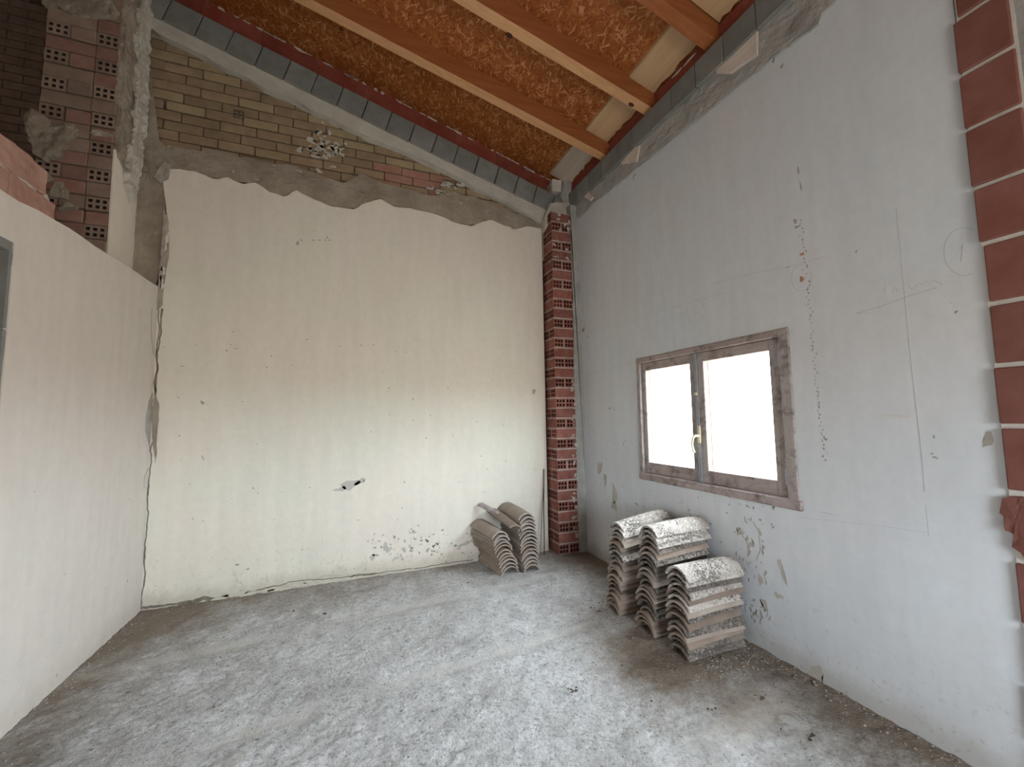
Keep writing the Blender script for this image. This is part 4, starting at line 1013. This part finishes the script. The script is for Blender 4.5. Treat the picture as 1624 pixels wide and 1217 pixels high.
stack(14, 1.885, 2.105, 0.0365, -PI/2, 'in the nearest stack under the window', 'roof tiles in the nearest stack', m_right, (0.01, -0.02), 3, 0.010)
stack(19, 1.885, 2.41, 0.0358, -PI/2, 'in the middle stack under the window', 'roof tiles in the middle stack', m_lich, (0.035, -0.04), 5, 0.012, 0.03)
stack(18, 1.865, 2.755, 0.0350, -PI/2, 'in the far stack under the window', 'roof tiles in the farthest stack under the window', m_lich, (0.05, -0.03), 8, 0.014, 0.10)
stack(11, 1.425, 3.745, 0.0352, 0.18, 'in the left stack by the far wall', 'roof tiles in the left far stack', m_left, (-0.10, -0.01), 11, 0.008)
stack(15, 1.640, 3.745, 0.0352, 0.10, 'in the right stack by the far wall', 'roof tiles in the right far stack', m_left, (-0.04, -0.01), 14, 0.008, 0.02)
# loose ones laid across the two stacks
def loose(mt, k, loc_, rot, label):
    o = bpy.data.objects.new('clay_tile', TM[mt][k]); COL.objects.link(o); o.location = loc_; o.rotation_euler = rot
    return tag(o, label, 'roof tile')
loose('tile_clay', 1, (1.47, 3.70, 0.40), (0.15, 0.5, 0.22), 'brownish roof tile lying tilted in the gap between the two far stacks')
# narrow stick of wood leaning on the wall behind the tiles
a = Vector((1.445, 3.95, 0.47)); b_ = Vector(hit(762, 800, 1, YB-0.045)); d = b_-a
o = box('wood_batten', -0.027, 0.027, -0.016, 0.016, 0, d.length, 'tile_clay', None, 0.004)
o.data.materials.clear(); o.data.materials.append(M['frame_v'])
o.location = a; o.rotation_euler = d.to_track_quat('Z', 'Y').to_euler()
tag(o, 'short brown wooden batten resting across the far tile stacks against the wall', 'batten')

# thin steel rods in the corner
t1 = tube('steel_rod', [(1.948, 4.10, 0.003), (1.975, 4.15, 0.45), (2.012, 4.200, 0.89)], 0.006, 'rust'); tag(t1, 'thin dark steel rod leaning upright beside the brick pillar, the taller one', 'rod')
t2 = tube('steel_rod', [(1.895, 4.11, 0.003), (1.95, 4.15, 0.35), (2.000, 4.195, 0.70)], 0.0035, 'rust'); tag(t2, 'thinner, shorter steel rod slanting left of the taller rod', 'rod')

# ---------- crumbs and rubble on the floor
ico = []
for s in range(5):
    bm = bmesh.new(); bmesh.ops.create_icosphere(bm, subdivisions=1, radius=1.0)
    for v in bm.verts: v.co *= 0.75+0.5*noise.noise_vector(v.co*2+Vector((s*5, 0, 0))).length
    ico.append(([v.co.copy() for v in bm.verts], [[v.index for v in f.verts] for f in bm.faces])); bm.free()
def crumbs(name, pts, mat):
    V, Fc = [], []; rnd = random.Random(len(pts))
    for x, y, r in pts:
        vv, ff = ico[rnd.randrange(5)]; k = len(V); a = rnd.uniform(0, 6.28); z = fl_h(x, y)+r*0.25
        for v in vv: V.append((x+r*(v.x*math.cos(a)-v.y*math.sin(a)), y+r*(v.x*math.sin(a)+v.y*math.cos(a)), z+r*v.z*0.6))
        Fc += [[i+k for i in f] for f in ff]
    me = bpy.data.meshes.new(name); me.from_pydata(V, [], Fc)
    return stuff(link(name, me, floor, mat))
rr = random.Random(9); pts = []
for _ in range(900): pts.append((rr.uniform(-1.4, 2.3), rr.uniform(0.6, 4.1), rr.uniform(.0015, .005)))
for _ in range(260): pts.append((XR-abs(rr.gauss(0, .07))-0.01, rr.uniform(0.7, 3.9), rr.uniform(.002, .008)))
for _ in range(200): pts.append((rr.uniform(-1.4, 2.0), YB-abs(rr.gauss(0, .05))-0.01, rr.uniform(.002, .008)))
for _ in range(160): pts.append((XL+abs(rr.gauss(0, .05))+0.01, rr.uniform(1.8, 4.1), rr.uniform(.002, .007)))
for _ in range(240): pts.append((rr.gauss(2.1, .16), rr.gauss(1.93, .06), rr.uniform(.002, .007)))
for _ in range(120): pts.append((rr.gauss(1.8, .08), rr.gauss(2.5, .3), rr.uniform(.002, .007)))
crumbs('mortar_crumbs', [p_ for p_ in pts if XL+.01 < p_[0] < XR-.01 and p_[1] < YB-.01], 'rubble')
dk = []
for (px, py, n, sp) in ((1287, 1165, 6, 3), (1284, 1172, 3, 2), (912, 1092, 6, 5), (945, 960, 6, 8), (1208, 1105, 2, 2), (1130, 1125, 4, 5), (1031, 1111, 2, 2), (985, 1052, 2, 3), (513, 973, 2, 3), (748, 922, 3, 3), (340, 1120, 2, 4), (470, 970, 2, 5), (1535, 990, 1, 1)):
    for _ in range(n):
        c = onfloor(px+rr.gauss(0, sp), py+rr.gauss(0, sp*.7))
        if c[0] < XR-.02: dk.append((c[0], c[1], rr.uniform(.004, .010)))
crumbs('dark_clods', dk, 'clod')
